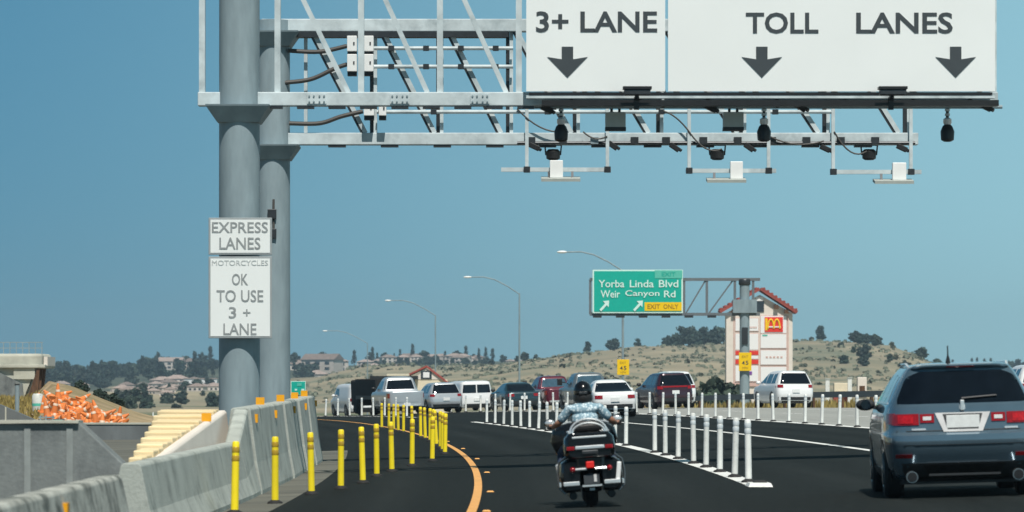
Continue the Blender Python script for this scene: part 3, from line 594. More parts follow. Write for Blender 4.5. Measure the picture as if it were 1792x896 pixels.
# ------------------------------------------------------------------ vehicles
def lerp_levels(L):
    zs = [l[0] for l in L]
    def f(z):
        z = max(zs[0], min(zs[-1], z))
        for a, b in zip(L[:-1], L[1:]):
            if z <= b[0]:
                t = (z - a[0]) / (b[0] - a[0]) if b[0] > a[0] else 0
                return [a[i] + (b[i] - a[i]) * t for i in (1, 2, 3)]
        return list(L[-1][1:])
    return f
class Car:
    def __init__(s, root, L, n=5.5):
        s.root = root; s.L = L; s.f = lerp_levels(L); s.n = n
    def outline(s, z, k=56):
        w, yr, yf = s.f(z); yc, h = (yr + yf) / 2, (yf - yr) / 2; out = []
        for i in range(k):
            t = 2 * math.pi * (i + .5) / k; c, d = math.cos(t), math.sin(t)
            out.append(Vector((w * math.copysign(abs(c) ** (2 / s.n), c), yc + h * math.copysign(abs(d) ** (2 / s.n), d), z)))
        return out
    def rear_y(s, x, z):
        w, yr, yf = s.f(z); yc, h = (yr + yf) / 2, (yf - yr) / 2; q = min(.999, abs(x) / w)
        return yc - h * (1 - q ** s.n) ** (1 / s.n)
    def side_x(s, y, z):
        w, yr, yf = s.f(z); yc, h = (yr + yf) / 2, (yf - yr) / 2; q = min(.999, abs(y - yc) / h)
        return w * (1 - q ** s.n) ** (1 / s.n)
    def body(s, m):
        zs = []
        for a, b in zip(s.L[:-1], s.L[1:]):
            for i in range(3): zs.append(a[0] + (b[0] - a[0]) * i / 3)
        zs.append(s.L[-1][0]); k = 56; mb = MB()
        for z in zs: mb.v += s.outline(z, k)
        for j in range(len(zs) - 1):
            for i in range(k): mb.f.append((j * k + i, j * k + (i + 1) % k, (j + 1) * k + (i + 1) % k, (j + 1) * k + i))
        mb.f.append(tuple(reversed(range(k)))); mb.f.append(tuple((len(zs) - 1) * k + i for i in range(k)))
        return mb.build('body', m, s.root, True)
    def rear(s, name, m, xl, z0, z1, off=.006, nx=10, nz=6, parent=None, skirt=.03, x0=None):
        """patch on the rear face; xl(f) -> (x0, x1) at height fraction f"""
        mb = MB()
        for j in range(nz + 1):
            f = j / nz; z = z0 + (z1 - z0) * f; a, b = xl(f)
            for i in range(nx + 1):
                x = a + (b - a) * i / nx; mb.v.append(Vector((x, s.rear_y(x, z) - off, z)))
        s._sheet(mb, nx, nz, Vector((0, skirt, 0)))
        return mb.build(name, m, parent or s.root, True)
    def side(s, name, m, sgn, yl, z0, z1, off=.006, ny=8, nz=5, parent=None):
        mb = MB()
        for j in range(nz + 1):
            f = j / nz; z = z0 + (z1 - z0) * f; a, b = yl(f)
            for i in range(ny + 1):
                y = a + (b - a) * i / ny; mb.v.append(Vector((sgn * (s.side_x(y, z) + off), y, z)))
        s._sheet(mb, ny, nz, Vector((-sgn * .03, 0, 0)))
        return mb.build(name, m, parent or s.root, True)
    def _sheet(s, mb, nx, nz, inw):
        n = nx + 1
        for j in range(nz):
            for i in range(nx): a = j * n + i; mb.f.append((a, a + 1, a + n + 1, a + n))
        ring = [i for i in range(n)] + [j * n + nx for j in range(1, nz + 1)] + [nz * n + i for i in range(nx - 1, -1, -1)] + [j * n for j in range(nz - 1, 0, -1)]
        o = len(mb.v); mb.v += [mb.v[i] + inw for i in ring]; k = len(ring)
        for i in range(k): mb.f.append((ring[i], ring[(i + 1) % k], o + (i + 1) % k, o + i))
    def wheel(s, x, y, r=.35, w=.23, rim='rim'):
        sg_ = 1 if x > 0 else -1; rot = Matrix.Rotation(R(90), 3, 'Y')
        t = MB().lathe([(r * .62, -w / 2), (r * .9, -w / 2), (r, -w / 2 + .035), (r, w / 2 - .035), (r * .9, w / 2), (r * .62, w / 2)], 28, (x, y, r), rot).build('tyre', 'rubber', s.root, True)
        mb = MB().lathe([(r * .63, -.012), (r * .60, .014), (r * .5, .004), (.05, .02), (.02, .03)], 24, (x + sg_ * (w / 2 - .01), y, r), rot if sg_ > 0 else Matrix.Rotation(R(-90), 3, 'Y'))
        for k in range(5):
            a = 2 * math.pi * k / 5 + .3
            p = Vector((0, math.cos(a), math.sin(a)))
            mb.bar(Vector((x + sg_ * w / 2, y, r)) + p * .04, Vector((x + sg_ * w / 2, y, r)) + p * r * .58, .05, .03, up=(1, 0, 0))
        mb.build('rim', rim, t)
        return t
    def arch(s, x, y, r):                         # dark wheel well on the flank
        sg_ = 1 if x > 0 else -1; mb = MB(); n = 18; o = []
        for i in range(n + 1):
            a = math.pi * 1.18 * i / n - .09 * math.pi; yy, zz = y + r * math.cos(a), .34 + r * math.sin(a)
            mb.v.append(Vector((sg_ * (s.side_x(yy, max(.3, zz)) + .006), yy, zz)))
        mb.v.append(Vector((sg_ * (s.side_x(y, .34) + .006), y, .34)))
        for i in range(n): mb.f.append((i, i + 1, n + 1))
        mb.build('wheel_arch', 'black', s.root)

def heading(D): return math.atan(dS(D))
def put(name, label, u, D, cat='car', rot=0.0):
    r = thing(name, label, cat, road(u, D, .012), heading(D) + rot)
    r.rotation_euler = (0, -math.atan(.03) if -10 < u < 17 else 0, heading(D) + rot)
    return r

# --- grey-blue SUV
def big_suv():
    D = 45.9; root = put('suv', 'steel blue sport utility car with red tail lights on the dark lane', 0, 45.9)
    root.location = Vector((X(1690, D), D, rz(X(1690, D), D) - .01)); root.rotation_euler = (0, -.03, R(-2.3))
    L = [(.20, .80, .42, 4.3), (.28, .87, .25, 4.46), (.40, .915, .13, 4.55), (.58, .932, .04, 4.58), (.70, .937, .0, 4.57), (.78, .937, .012, 4.55), (.82, .932, .07, 4.5), (.95, .928, .10, 4.35), (1.05, .918, .125, 4.0), (1.12, .90, .14, 3.6),
         (1.18, .872, .160, 3.32), (1.3, .815, .198, 3.05), (1.42, .752, .238, 2.8), (1.52, .690, .275, 2.58), (1.57, .655, .295, 2.45), (1.595, .63, .25, 2.38), (1.615, .60, .24, 2.28), (1.635, .54, .32, 2.1), (1.65, .42, .6, 1.9), (1.656, .25, .9, 1.7)]
    c = Car(root, L, 8.5); c.body('paint_steelblue')
    def wl(f): return (.80 - .165 * f) * (1 - .22 * max(0, (f - .72) / .28) ** 2.2) * (1 - .03 * max(0, (.12 - f) / .12))
    c.rear('rear_window', 'glass_dark', lambda f: (-wl(f), wl(f)), 1.165, 1.548, .008, 24, 14)
    for s in (-1, 1):
        tl = c.rear('tail_light', 'red_lens', lambda f, s=s: tuple(sorted((s * .53, s * (.885 - .03 * f)))), .905, 1.04, .014, 14, 4)
        c.rear('lens', 'red_mid', lambda f, s=s: tuple(sorted((s * .60, s * .78))), .925, 1.022, .022, 5, 3, parent=tl)
        inner = c.rear('tail_light', 'red_lens', lambda f, s=s: tuple(sorted((s * .345, s * .515))), .93, 1.035, .012, 5, 3)
        c.rear('reverse_lens', 'clear_lens', lambda f, s=s: tuple(sorted((s * .38, s * .48))), .96, 1.005, .018, 3, 2, parent=inner)
        c.side('tail_light_side', 'red_lens', s, lambda f: (.22, .42), .92, 1.05, .012, 4, 3)
        c.rear('reflector', 'red_lens', lambda f, s=s: tuple(sorted((s * .62, s * .82))), .505, .55, .012, 4, 2)
        e = MB().lathe([(.055, -.06), (.072, -.06), (.072, .1), (.060, .1)], 18, (s * .64, .02, .28), Matrix.Rotation(R(90), 3, 'X')).build('exhaust_tip', 'rim', root, True)
        MB().lathe([(.058, 0), (.058, .012)], 16, (s * .64, -.075, .28), Matrix.Rotation(R(90), 3, 'X')).build('bore', 'black', e)
        c.side('side_window', 'glass_blue', s, lambda f: (.62 + .18 * f, 1.15 + .1 * f), 1.19, 1.50, .006)
        c.side('side_window', 'glass_blue', s, lambda f: (1.22 + .08 * f, 2.08), 1.19, 1.52, .006)
        c.side('side_window', 'glass_blue', s, lambda f: (2.16, 3.0 - .45 * f), 1.19, 1.52, .006)
        c.side('door_handle', 'chrome', s, lambda f: (1.3, 1.5), 1.02, 1.05, .03, 3, 2)
        c.side('door_handle', 'chrome', s, lambda f: (2.3, 2.5), 1.02, 1.05, .03, 3, 2)
        c.side('window_trim', 'chrome', s, lambda f: (.6, 3.05), 1.165, 1.185, .010, 12, 1)
        c.side('sill', 'plastic_dark', s, lambda f: (.4, 4.1), .22, .36, .012, 12, 2)
        MB().path([Vector((s * .60, .65, 1.60)), Vector((s * .615, .9, 1.645)), Vector((s * .60, 2.0, 1.645)), Vector((s * .585, 2.25, 1.59))], .018).build('roof_rail', 'chrome', root, True)
        mi = MB().ball((s * 1.02, 2.93, 1.15), (.125, .09, .075), 18, 12).build('wing_mirror', 'plastic_dark', root, True)
        MB().lathe([(.066, 0), (.058, .008)], 16, (s * 1.02, 2.838, 1.15), Matrix.Rotation(R(90), 3, 'X')).build('mirror_glass', 'glass_dark', mi)
        MB().bar((s * .86, 2.95, 1.10), (s * .95, 2.94, 1.13), .06, .05).build('mirror_arm', 'plastic_dark', root)
        for y in (.93, 3.58):
            c.wheel(s * .81, y, .355, .235); c.arch(s * .9, y, .40)
    c.rear('tailgate_edge', 'plastic_dark', lambda f: (-.80, .80), .826, .836, .006, 12, 1)
    c.rear('bumper_seam', 'plastic_dark', lambda f: (-.86, .86), .655, .663, .005, 12, 1)
    ho = c.rear('plate_surround', 'clear_lens', lambda f: (-.235 - .10 * f, .235 + .10 * f), .815, 1.045, .012, 8, 3)
    c.rear('plate_recess', 'plastic_dark', lambda f: (-.185 - .055 * f, .185 + .055 * f), .845, 1.03, .018, 6, 3, parent=ho)
    MB().box((0, .068, .925), (.40, .012, .175)).build('license_plate', 'plate_white', root, bevel=.004)
    c.rear('lower_bumper', 'plastic_dark', lambda f: (-.80 - .06 * f, .80 + .06 * f), .215, .44, .010, 14, 4)
    lb = c.rear('diffuser', 'black', lambda f: (-.43 - .07 * f, .43 + .07 * f), .30, .42, .020, 8, 3)
    MB().box((0, .015, .30), (.86, .03, .025)).build('diffuser_lip', 'plastic_dark', root)
    c.rear('brake_light', 'red_lens', lambda f: (-.17, .17), 1.59, 1.608, .012, 6, 1)
    MB().path([Vector((0, c.rear_y(0, 1.14) - .01, 1.14)), Vector((.0, c.rear_y(0, 1.2) - .025, 1.215)), Vector((.32, c.rear_y(.3, 1.23) - .02, 1.235)), Vector((.42, c.rear_y(.4, 1.23) - .02, 1.24))], .012, 6).build('wiper', 'plastic_dark', root)
    MB().box((0, c.rear_y(0, 1.13) - .02, 1.13), (.05, .05, .13)).build('wiper_motor', 'chrome', root, bevel=.01)
    for x0, x1 in ((-.62, -.45), (.5, .66)): c.rear('badge', 'chrome', lambda f: (x0, x1), .84, .862, .012, 4, 1)
    c.rear('emblem', 'chrome', lambda f: (-.035, .035), 1.085, 1.14, .012, 3, 2)
    MB().lathe([(.035, 1.64), (.022, 1.70), (.010, 1.74), (.007, 1.86)], 8, (-.11, .72, 0)).build('antenna', 'black', root, True)
    for x in (-.45, .3): # head restraints behind the glass
        pass
    MB().box((0, 2.2, .26), (1.5, 3.6, .16)).build('underbody', 'black', root)
big_suv()

# --- ordinary traffic
SUVL = [(.22, .80, .3, 4.3), (.34, .90, .05, 4.5), (.62, .92, .0, 4.55), (.80, .92, .02, 4.5), (.95, .91, .06, 4.3), (1.03, .90, .08, 3.6), (1.10, .87, .10, 3.4), (1.3, .79, .2, 3.05), (1.5, .70, .33, 2.7), (1.62, .63, .40, 2.45), (1.68, .56, .42, 2.2), (1.71, .4, .7, 1.9), (1.715, .2, 1.0, 1.6)]
SEDL = [(.20, .80, .3, 4.4), (.32, .88, .05, 4.6), (.60, .905, .0, 4.65), (.78, .90, .02, 4.6), (.92, .89, .06, 4.3), (.98, .87, .12, 3.6), (1.00, .84, .55, 3.4), (1.06, .80, .72, 3.25), (1.25, .70, 1.05, 2.85), (1.38, .61, 1.3, 2.5), (1.43, .52, 1.45, 2.3), (1.455, .3, 1.7, 2.1)]
PICL = [(.30, .86, .2, 5.4), (.42, .95, .0, 5.6), (.75, .97, .0, 5.65), (1.0, .97, .0, 5.6), (1.10, .96, .0, 5.3), (1.14, .95, .02, 4.6), (1.16, .93, 1.75, 4.3), (1.22, .91, 1.80, 4.15), (1.4, .84, 1.88, 3.8), (1.65, .75, 1.98, 3.45), (1.78, .68, 2.05, 3.25), (1.84, .58, 2.15, 3.1), (1.87, .3, 2.4, 2.8)]
VANL = [(.28, .85, .1, 4.7), (.45, .93, .0, 4.9), (.9, .95, .0, 4.85), (1.1, .94, .02, 4.3), (1.2, .93, .03, 4.1), (1.5, .89, .05, 3.8), (1.8, .84, .08, 3.5), (1.9, .78, .12, 3.3), (1.95, .62, .3, 3.0), (1.96, .4, .8, 2.6)]
def scaled(L, k, w=1): return [(z * k, x * w, a, b) for z, x, a, b in L]
def traffic(name, label, u, D, L, paint, kind, rot=0, glass='glass_dark', k=1.0, w=1.0, cat='car', lights='red_lens', plate=True, towmirror=False):
    root = put(name, label, u, D, cat, rot); L = scaled(L, k, w); c = Car(root, L, 9); c.body(paint)
    W = max(l[1] for l in L)
    if kind == 'suv':
        zw0, zw1 = 1.11 * k, 1.60 * k; c.rear('rear_window', glass, lambda f: (-(.83 - .17 * f) * w, (.83 - .17 * f) * w), zw0, zw1, .01, 14, 6)
        lights_z = (.93 * k, 1.07 * k); lx = (.60, .88)
    elif kind == 'sedan':
        zw0, zw1 = 1.02, 1.37; c.rear('rear_window', glass, lambda f: (-(.74 - .15 * f), .74 - .15 * f), zw0, zw1, .012, 10, 6); lights_z = (.74, .88); lx = (.50, .86)
    elif kind == 'pickup':
        zw0, zw1 = 1.25 * k, 1.70 * k; c.rear('rear_window', glass, lambda f: (-(.82 - .13 * f) * w, (.82 - .13 * f) * w), zw0, zw1, .012, 10, 6); lights_z = (.82 * k, 1.05 * k); lx = (.84, .945)
        c.rear('tailgate', paint, lambda f: (-.80 * w, .80 * w), .62 * k, 1.09 * k, .012, 6, 4)
    else:
        zw0, zw1 = 1.2 * k, 1.72 * k; c.rear('rear_window', glass, lambda f: (-(.78 - .06 * f) * w, -.03), zw0, zw1, .012, 6, 4); c.rear('rear_window', glass, lambda f: (.03, (.78 - .06 * f) * w), zw0, zw1, .012, 6, 4)
        lights_z = (.9 * k, 1.08 * k); lx = (.80, .915)
    for s in (-1, 1):
        c.rear('tail_light', lights, lambda f, s=s: tuple(sorted((s * lx[0] * w, s * lx[1] * w))), lights_z[0], lights_z[1], .014, 5, 3)
        if kind == 'pickup': sw = [(2.1, 3.0), (3.06, 3.9)]
        elif kind == 'sedan': sw = [(1.35, 2.1), (2.16, 3.0)]
        elif kind == 'van': sw = [(2.4, 3.5)]
        else: sw = [(.55, 1.2), (1.27, 2.1), (2.17, 3.05)]
        for i, (a, b) in enumerate(sw):
            last = i == len(sw) - 1
            c.side('side_window', 'glass_blue', s, lambda f, a=a, b=b, last=last: (a + .12 * f, b - (.35 if last else .0) * f), zw0 + .02, zw1 - .04, .008, 5, 4)
        ym = sw[-1][1] - .1; zm = zw0 + .05
        if towmirror:
            MB().box((s * (W + .20), ym, zm + .12), (.24, .12, .34)).build('wing_mirror', 'black', root, bevel=.03)
            MB().bar((s * (W - .1), ym, zm + .08), (s * (W + .1), ym, zm + .1), .05).build('mirror_arm', 'black', root)
        else:
            MB().ball((s * (W + .08), ym, zm), (.12, .09, .085), 10, 8).build('wing_mirror', 'black' if 'white' not in paint else paint, root, True)
        Lc = max(l[3] for l in L); r = .36 if kind != 'pickup' else .40
        for y in (.95 if kind != 'pickup' else 1.15, Lc - 1.0): c.wheel(s * (W - .13), y, r, .26); c.arch(s * W, y, r + .05)
    MB().box((0, c.rear_y(0, .68 * k) - .02, .68 * k if kind == 'sedan' else (.52 if kind == 'pickup' else .78 * k)), (.34, .03, .16)).build('license_plate', 'plate_white', root)
    c.rear('bumper', 'chrome' if kind == 'pickup' else 'plastic_dark', lambda f: (-W * .90, W * .90), .36 * k, .50 * k, .02, 10, 2)
    c.rear('valance_shade', 'black', lambda f: (-W * (.82 + .06 * f), W * (.82 + .06 * f)), .235 * k if kind != 'pickup' else .31, .37 * k, .012, 10, 2)  # black band stands in for tyres and shade low on the tail
    MB().box((0, 2.2, .28), (W * 1.7, 3.6, .16)).build('underbody', 'black', root)
    return root, c
r_, c_ = traffic('sedan', 'white sedan just ahead of the motorcycle on the asphalt', 9.1, 150, SEDL, 'paint_white', 'sedan', k=1.03)
traffic('suv', 'white sport utility car with pointed red lights before the pylon sign', 21.4, 175, SUVL, 'paint_white', 'suv', rot=R(2))
r_, c_ = traffic('suv', 'dark plum sport utility car with a wide red light bar', 16.3, 177, SUVL, 'paint_plum', 'suv', rot=R(3), k=.98)
c_.rear('light_bar', 'red_lens', lambda f: (-.58, .58), .99, 1.06, .014, 8, 2)
traffic('suv', 'white sport utility car half hidden behind the plum one', 20.0, 192, SUVL, 'paint_white', 'suv', k=1.08)
traffic('pickup_truck', 'grey pickup truck with wide black mirrors behind the rider', 14.1, 184, PICL, 'paint_gray', 'pickup', glass='glass_blue', cat='pickup', towmirror=True, k=.97, w=.95)
traffic('pickup_truck', 'maroon pickup truck with black tow mirrors', 16.2, 201, PICL, 'paint_maroon', 'pickup', glass='glass_blue', cat='pickup', towmirror=True, k=.95)
traffic('sedan', 'dark teal sedan between the white truck and maroon pickup', 13.0, 196, SEDL, 'paint_teal', 'sedan', k=1.0, w=1.03)
r_, c_ = traffic('crew_van', 'white crew van with a split rear window beside the teal sedan', 12.8, 206, VANL, 'paint_white', 'van', cat='van', k=.85)
r_, c_ = traffic('hatchback', 'silver hatchback between the white van and silver pickup', 9.2, 197, SUVL, 'paint_silver', 'suv', k=.92)
traffic('pickup_truck', 'large silver pickup truck behind the yellow posts', 5.5, 188, PICL, 'paint_silver', 'pickup', cat='pickup', k=1.02)
r_, c_ = traffic('panel_van', 'plain white panel van beside the black truck', 14.05, 236, VANL, 'paint_white', 'van', cat='van', k=1.02)
for ch in list(r_.children):
    if ch.name.startswith('rear_window'): bpy.data.objects.remove(ch)
c_.rear('rear_door', 'paint_white', lambda f: (-.8, -.02), .5, 1.8, .014, 4, 4); c_.rear('rear_door', 'paint_white', lambda f: (.02, .8), .5, 1.8, .014, 4, 4)
c_.rear('rear_window', 'glass_dark', lambda f: (.5, .75), 1.45, 1.65, .022, 3, 3)
traffic('suv', 'white sport utility car cut by the frame past the steel blue one', 21.0, 128, SUVL, 'paint_white', 'suv')
def dark_truck():
    root = put('stake_truck', 'black stake bed truck with tall slatted sides and orange markers', 10.2, 214, 'truck')
    MB().box((0, 2.6, .95), (2.3, 5.2, .22)).build('bed', 'black', root)
    for x in (-1.12, 1.12): MB().box((x, 2.6, 1.5), (.07, 5.1, .9)).build('side_wall', 'rubber', root)
    MB().box((0, 5.15, 1.5), (2.3, .08, 1.0)).build('headboard', 'rubber', root)
    for k in range(4): MB().box((0, .04, 1.12 + .24 * k), (2.2, .05, .14)).build('tail_slat', 'rubber', root)
    for x in (-1.1, -.37, .37, 1.1): MB().box((x, .0, 1.48), (.08, .08, .95)).build('stake', 'black', root)
    for x in (-.5, .1, .6): MB().box((x, -.04, 1.42), (.42, .03, .10)).build('marker', 'reflector', root)
    MB().box((0, 6.1, 1.2), (2.1, 1.7, 1.5)).build('cab', 'rubber', root, bevel=.12)
    MB().box((0, -.03, .72), (2.2, .08, .2)).build('bumper', 'dark_metal', root)
    for s in (-1, 1):
        MB().box((s * .9, -.08, .74), (.22, .05, .12)).build('tail_light', 'red_lens', root)
        for y in (1.2, 5.9):
            t = MB().lathe([(.26, -.2), (.42, -.2), (.45, -.15), (.45, .15), (.42, .2), (.26, .2)], 20, (s * .85, y, .45), Matrix.Rotation(R(90), 3, 'Y')).build('tyre', 'rubber', root, True)
            MB().lathe([(.25, -.1), (.25, .1)], 16, (s * .85, y, .45), Matrix.Rotation(R(90), 3, 'Y')).build('rim', 'rim', t)
    MB().box((-.7, .0, .5), (.5, .04, .35)).build('mud_flap', 'rubber', root); MB().box((.7, .0, .5), (.5, .04, .35)).build('mud_flap', 'rubber', root)
dark_truck()

# --- motorcycle and rider
def skin_mesh(name, verts, edges, radii, m, parent, root_i=0, sub=2):
    me = bpy.data.meshes.new(name); me.from_pydata(verts, edges, []); o = bpy.data.objects.new(name, me); COL.objects.link(o)
    sk = o.modifiers.new('skin', 'SKIN'); sk.use_smooth_shade = True; sk.branch_smoothing = .4
    lay = me.skin_vertices[0] if me.skin_vertices else None
    if lay is None:
        bm = bmesh.new(); bm.from_mesh(me); bm.verts.layers.skin.verify(); bm.to_mesh(me); bm.free(); lay = me.skin_vertices[0]
    for i, r in enumerate(radii):
        lay.data[i].radius = r if isinstance(r, tuple) else (r, r); lay.data[i].use_root = (i == root_i)
    sb = o.modifiers.new('sub', 'SUBSURF'); sb.levels = sub; sb.render_levels = sub
    ev = o.evaluated_get(bpy.context.evaluated_depsgraph_get()); me2 = bpy.data.meshes.new_from_object(ev)
    o.modifiers.clear(); o.data = me2; me2.materials.clear(); me2.materials.append(M[m])
    for p in me2.polygons: p.use_smooth = True
    o.parent = parent; return o
BD = 46.6
BX = X(1038, BD)
def motorcycle():
    root = thing('motorcycle', 'black touring motorcycle with chrome trim, saddlebags and a top trunk', 'motorcycle', (BX, BD, rz(BX, BD) + .002))
    root.rotation_euler = (0, R(-4.0), R(.8))                        # leaning into the left bend
    rotx = Matrix.Rotation(R(90), 3, 'Y')
    for y, r, w in ((.33, .325, .155), (2.03, .335, .125)):
        t = MB().lathe([(r * .62, -w * .42), (r * .85, -w / 2), (r * .96, -w * .36), (r, -w * .14), (r, w * .14), (r * .96, w * .36), (r * .85, w / 2), (r * .62, w * .42)], 32, (0, y, r), rotx).build('tyre', 'rubber', root, True)
        MB().lathe([(.04, -.06), (r * .62, -.05), (r * .62, .05), (.04, .06)], 20, (0, y, r), rotx).build('rim', 'chrome', t, True)
    # rear fender, plate, lights
    f = MB(); n = 10
    for i in range(n + 1):
        a = R(200) - R(150) * i / n
        for x, rr in ((-.12, .37), (-.09, .40), (0, .415), (.09, .40), (.12, .37)):
            f.v.append(Vector((x, .33 + rr * math.cos(a), .325 + rr * math.sin(a))))
    for i in range(n):
        for j in range(4): a = i * 5 + j; f.f.append((a, a + 1, a + 6, a + 5))
    fe = f.build('rear_fender', 'paint_black', root, True); fe.modifiers.new('thick', 'SOLIDIFY').thickness = .012
    MB().box((0, -.13, .62), (.36, .18, .30)).build('tail_panel', 'paint_black', root, bevel=.04)
    MB().box((-.01, -.235, .525), (.10, .05, .085)).build('tail_light', 'red_bright', root, bevel=.012)
    for s in (-1, 1):
        MB().tube((s * .05, -.225, .475), (s * .20, -.215, .475), .017, n=10).build('light_bar', 'chrome', root, True)
        MB().ball((s * .225, -.225, .475), (.036, .04, .036), 12, 8).build('turn_signal', 'red_lens', root, True)
    MB().box((0, -.20, .345), (.19, .015, .115), Matrix.Rotation(R(-10), 3, 'X')).build('license_plate', 'dark_metal', root)
    MB().box((0, -.205, .27), (.24, .03, .022)).build('plate_bar', 'chrome', root)
    MB().box((.045, -.215, .36), (.035, .02, .09)).build('plate_lamp', 'clear_lens', root)
    MB().box((0, -.17, .225), (.06, .04, .03)).build('reflector', 'clear_lens', root)
    # saddlebags
    for s in (-1, 1):
        mb = MB(); prof = [(.14, .20), (.33, .19), (.375, .25), (.385, .42), (.36, .56), (.30, .605), (.14, .60)]
        for k, (y, sc) in enumerate(((-.20, .82), (-.155, .95), (-.05, 1), (.45, 1), (.56, .85))):
            for x, z in prof: mb.v.append(Vector((s * (.14 + (x - .14) * sc), y, .40 + (z - .40) * sc)))
        n = len(prof)
        for k in range(4):
            for j in range(n): mb.f.append((k * n + j, k * n + (j + 1) % n, (k + 1) * n + (j + 1) % n, (k + 1) * n + j))
        mb.f.append(tuple(range(n))); mb.f.append(tuple(4 * n + j for j in range(n)))
        bag = mb.build('saddlebag', 'paint_black', root, True)
        MB().box((s * .25, -.215, .305), (.20, .03, .055)).build('chrome_trim', 'chrome', bag, bevel=.01)
        MB().box((s * .385, .1, .30), (.02, .5, .05)).build('side_trim', 'chrome', bag)
        if s > 0: MB().box((.335, -.195, .43), (.055, .03, .22), Matrix.Rotation(R(8), 3, 'Y')).build('bag_highlight', 'white_box', bag, bevel=.012)  # white strip is a painted highlight on the right bag
        MB().path([Vector((s * .15, -.16, .63)), Vector((s * .30, -.17, .635)), Vector((s * .385, -.12, .57)), Vector((s * .41, -.10, .42)), Vector((s * .40, -.10, .26)), Vector((s * .33, -.12, .185))], .013, 8).build('guard_rail', 'rim', bag, True)
        MB().tube((s * .235, -.10, .155), (s * .24, 1.0, .17), .048, n=14).build('exhaust_pipe', 'dark_metal', root, True)
        MB().lathe([(.05, 0), (.036, .005)], 14, (s * .235, -.105, .155), Matrix.Rotation(R(90), 3, 'X')).build('exhaust_tip', 'black', root)
        MB().tube((s * .10, 1.0, .27), (s * .34, 1.0, .27), .02, n=8).build('foot_peg', 'dark_metal', root)
        MB().box((s * .33, 1.05, .265), (.12, .3, .03)).build('footboard', 'black', root, bevel=.01)
        MB().path([Vector((s * .12, 1.35, .30)), Vector((s * .36, 1.38, .34)), Vector((s * .38, 1.38, .5)), Vector((s * .2, 1.42, .62))], .016, 8).build('crash_bar', 'chrome', root, True)
        MB().tube((s * .11, 2.03, .335), (s * .10, 1.62, 1.0), .028, n=10).build('fork', 'chrome', root, True)
        # handlebar, grip, mirror
        MB().path([Vector((0, 1.50, .98)), Vector((s * .18, 1.46, 1.04)), Vector((s * .36, 1.30, 1.00)), Vector((s * .44, 1.20, .99))], .013, 8).build('handlebar', 'chrome', root, True)
        MB().tube((s * .37, 1.29, 1.0), (s * .46, 1.18, .988), .02, n=10).build('grip', 'rubber', root, True)
        mi = MB().ball((s * .425, 1.47, 1.045), (.075, .05, .055), 14, 10).build('mirror', 'paint_black', root, True)
        MB().ball((s * .425, 1.442, 1.045), (.062, .028, .045), 14, 10).build('mirror_glass', 'chrome', mi, True)
        MB().tube((s * .36, 1.6, .95), (s * .42, 1.49, 1.03), .012, n=8).build('mirror_stem', 'chrome', root)
    # top trunk
    tr = MB(); prof = [(-.25, .60), (.25, .60), (.305, .64), (.315, .74), (.30, .86), (.24, .925), (-.24, .925), (-.30, .86), (-.315, .74), (-.305, .64)]
    ys = ((-.27, .84), (-.24, .95), (-.15, 1), (.25, 1), (.33, .9)); n = len(prof)
    for y, sc in ys:
        for x, z in prof: tr.v.append(Vector((x * sc, y, .76 + (z - .76) * sc)))
    for k in range(4):
        for j in range(n): tr.f.append((k * n + j, k * n + (j + 1) % n, (k + 1) * n + (j + 1) % n, (k + 1) * n + j))
    tr.f.append(tuple(range(n))); tr.f.append(tuple(4 * n + j for j in range(n)))
    tk = tr.build('top_trunk', 'paint_black', root, True)
    MB().box((0, -.262, .865), (.42, .03, .028)).build('chrome_trim', 'chrome', tk, bevel=.008)
    MB().box((0, -.285, .74), (.36, .03, .045)).build('chrome_trim', 'chrome', tk, bevel=.01)
    for s in (-1, 1): MB().box((s * .235, -.28, .735), (.10, .03, .05)).build('side_lamp', 'red_lens', tk, bevel=.01)
    MB().box((0, -.29, .68), (.20, .03, .05)).build('latch', 'dark_metal', tk, bevel=.01)
    # luggage rack arches on the lid and padded backrest
    for w, h, y in ((.225, .165, -.16), (.20, .115, -.22)):
        MB().path([Vector((w * math.cos(t), y + .02 * math.sin(t), .92 + h * math.sin(t))) for t in [math.pi * i / 14 for i in range(15)]], .014, 8).build('rack_arch', 'chrome', root, True)
    MB().path([Vector((-.24, -.2, .93)), Vector((-.25, .22, .935)), Vector((.25, .22, .935)), Vector((.24, -.2, .93))], .012, 8).build('rack_rail', 'chrome', root, True)
    MB().box((0, .02, .985), (.36, .30, .11)).build('luggage_pad', 'leather', root, bevel=.04)
    MB().box((0, .36, .95), (.40, .10, .22)).build('backrest', 'leather', root, bevel=.04)
    MB().box((0, .52, .73), (.38, .40, .14)).build('passenger_seat', 'leather', root, bevel=.05)
    MB().box((0, .88, .68), (.36, .40, .14)).build('rider_seat', 'leather', root, bevel=.05)
    MB().box((0, .95, .45), (.50, 1.1, .40)).build('engine', 'dark_metal', root, bevel=.06)
    MB().ball((0, 1.28, .80), (.19, .32, .16), 18, 12).build('fuel_tank', 'paint_black', root, True)
    fa = MB(); prof2 = [(.16, 1.45, .80), (.40, 1.62, .80), (.43, 1.68, .62), (.30, 1.80, .45), (.14, 1.85, .50)]
    MB().lathe([(.10, 0), (.36, .12), (.43, .28), (.40, .42), (.28, .50)], 20, (0, 1.70, .52)).build('fairing', 'paint_black', root, True)
    for o in root.children:
        if o.name.startswith('fairing'): o.scale = (1, .42, 1); o.location.y = 1.70 * (1 - .42)
    ws = MB()
    for j in range(6):
        for i in range(9):
            a = R(-60 + 15 * i); h = j / 5; ws.v.append(Vector(((.36 - .06 * h) * math.sin(a), 1.62 + .14 * math.cos(a) - .14 * h, 1.0 + .30 * h - .05 * h * abs(math.sin(a)))))
    for j in range(5):
        for i in range(8): a = j * 9 + i; ws.f.append((a, a + 1, a + 10, a + 9))
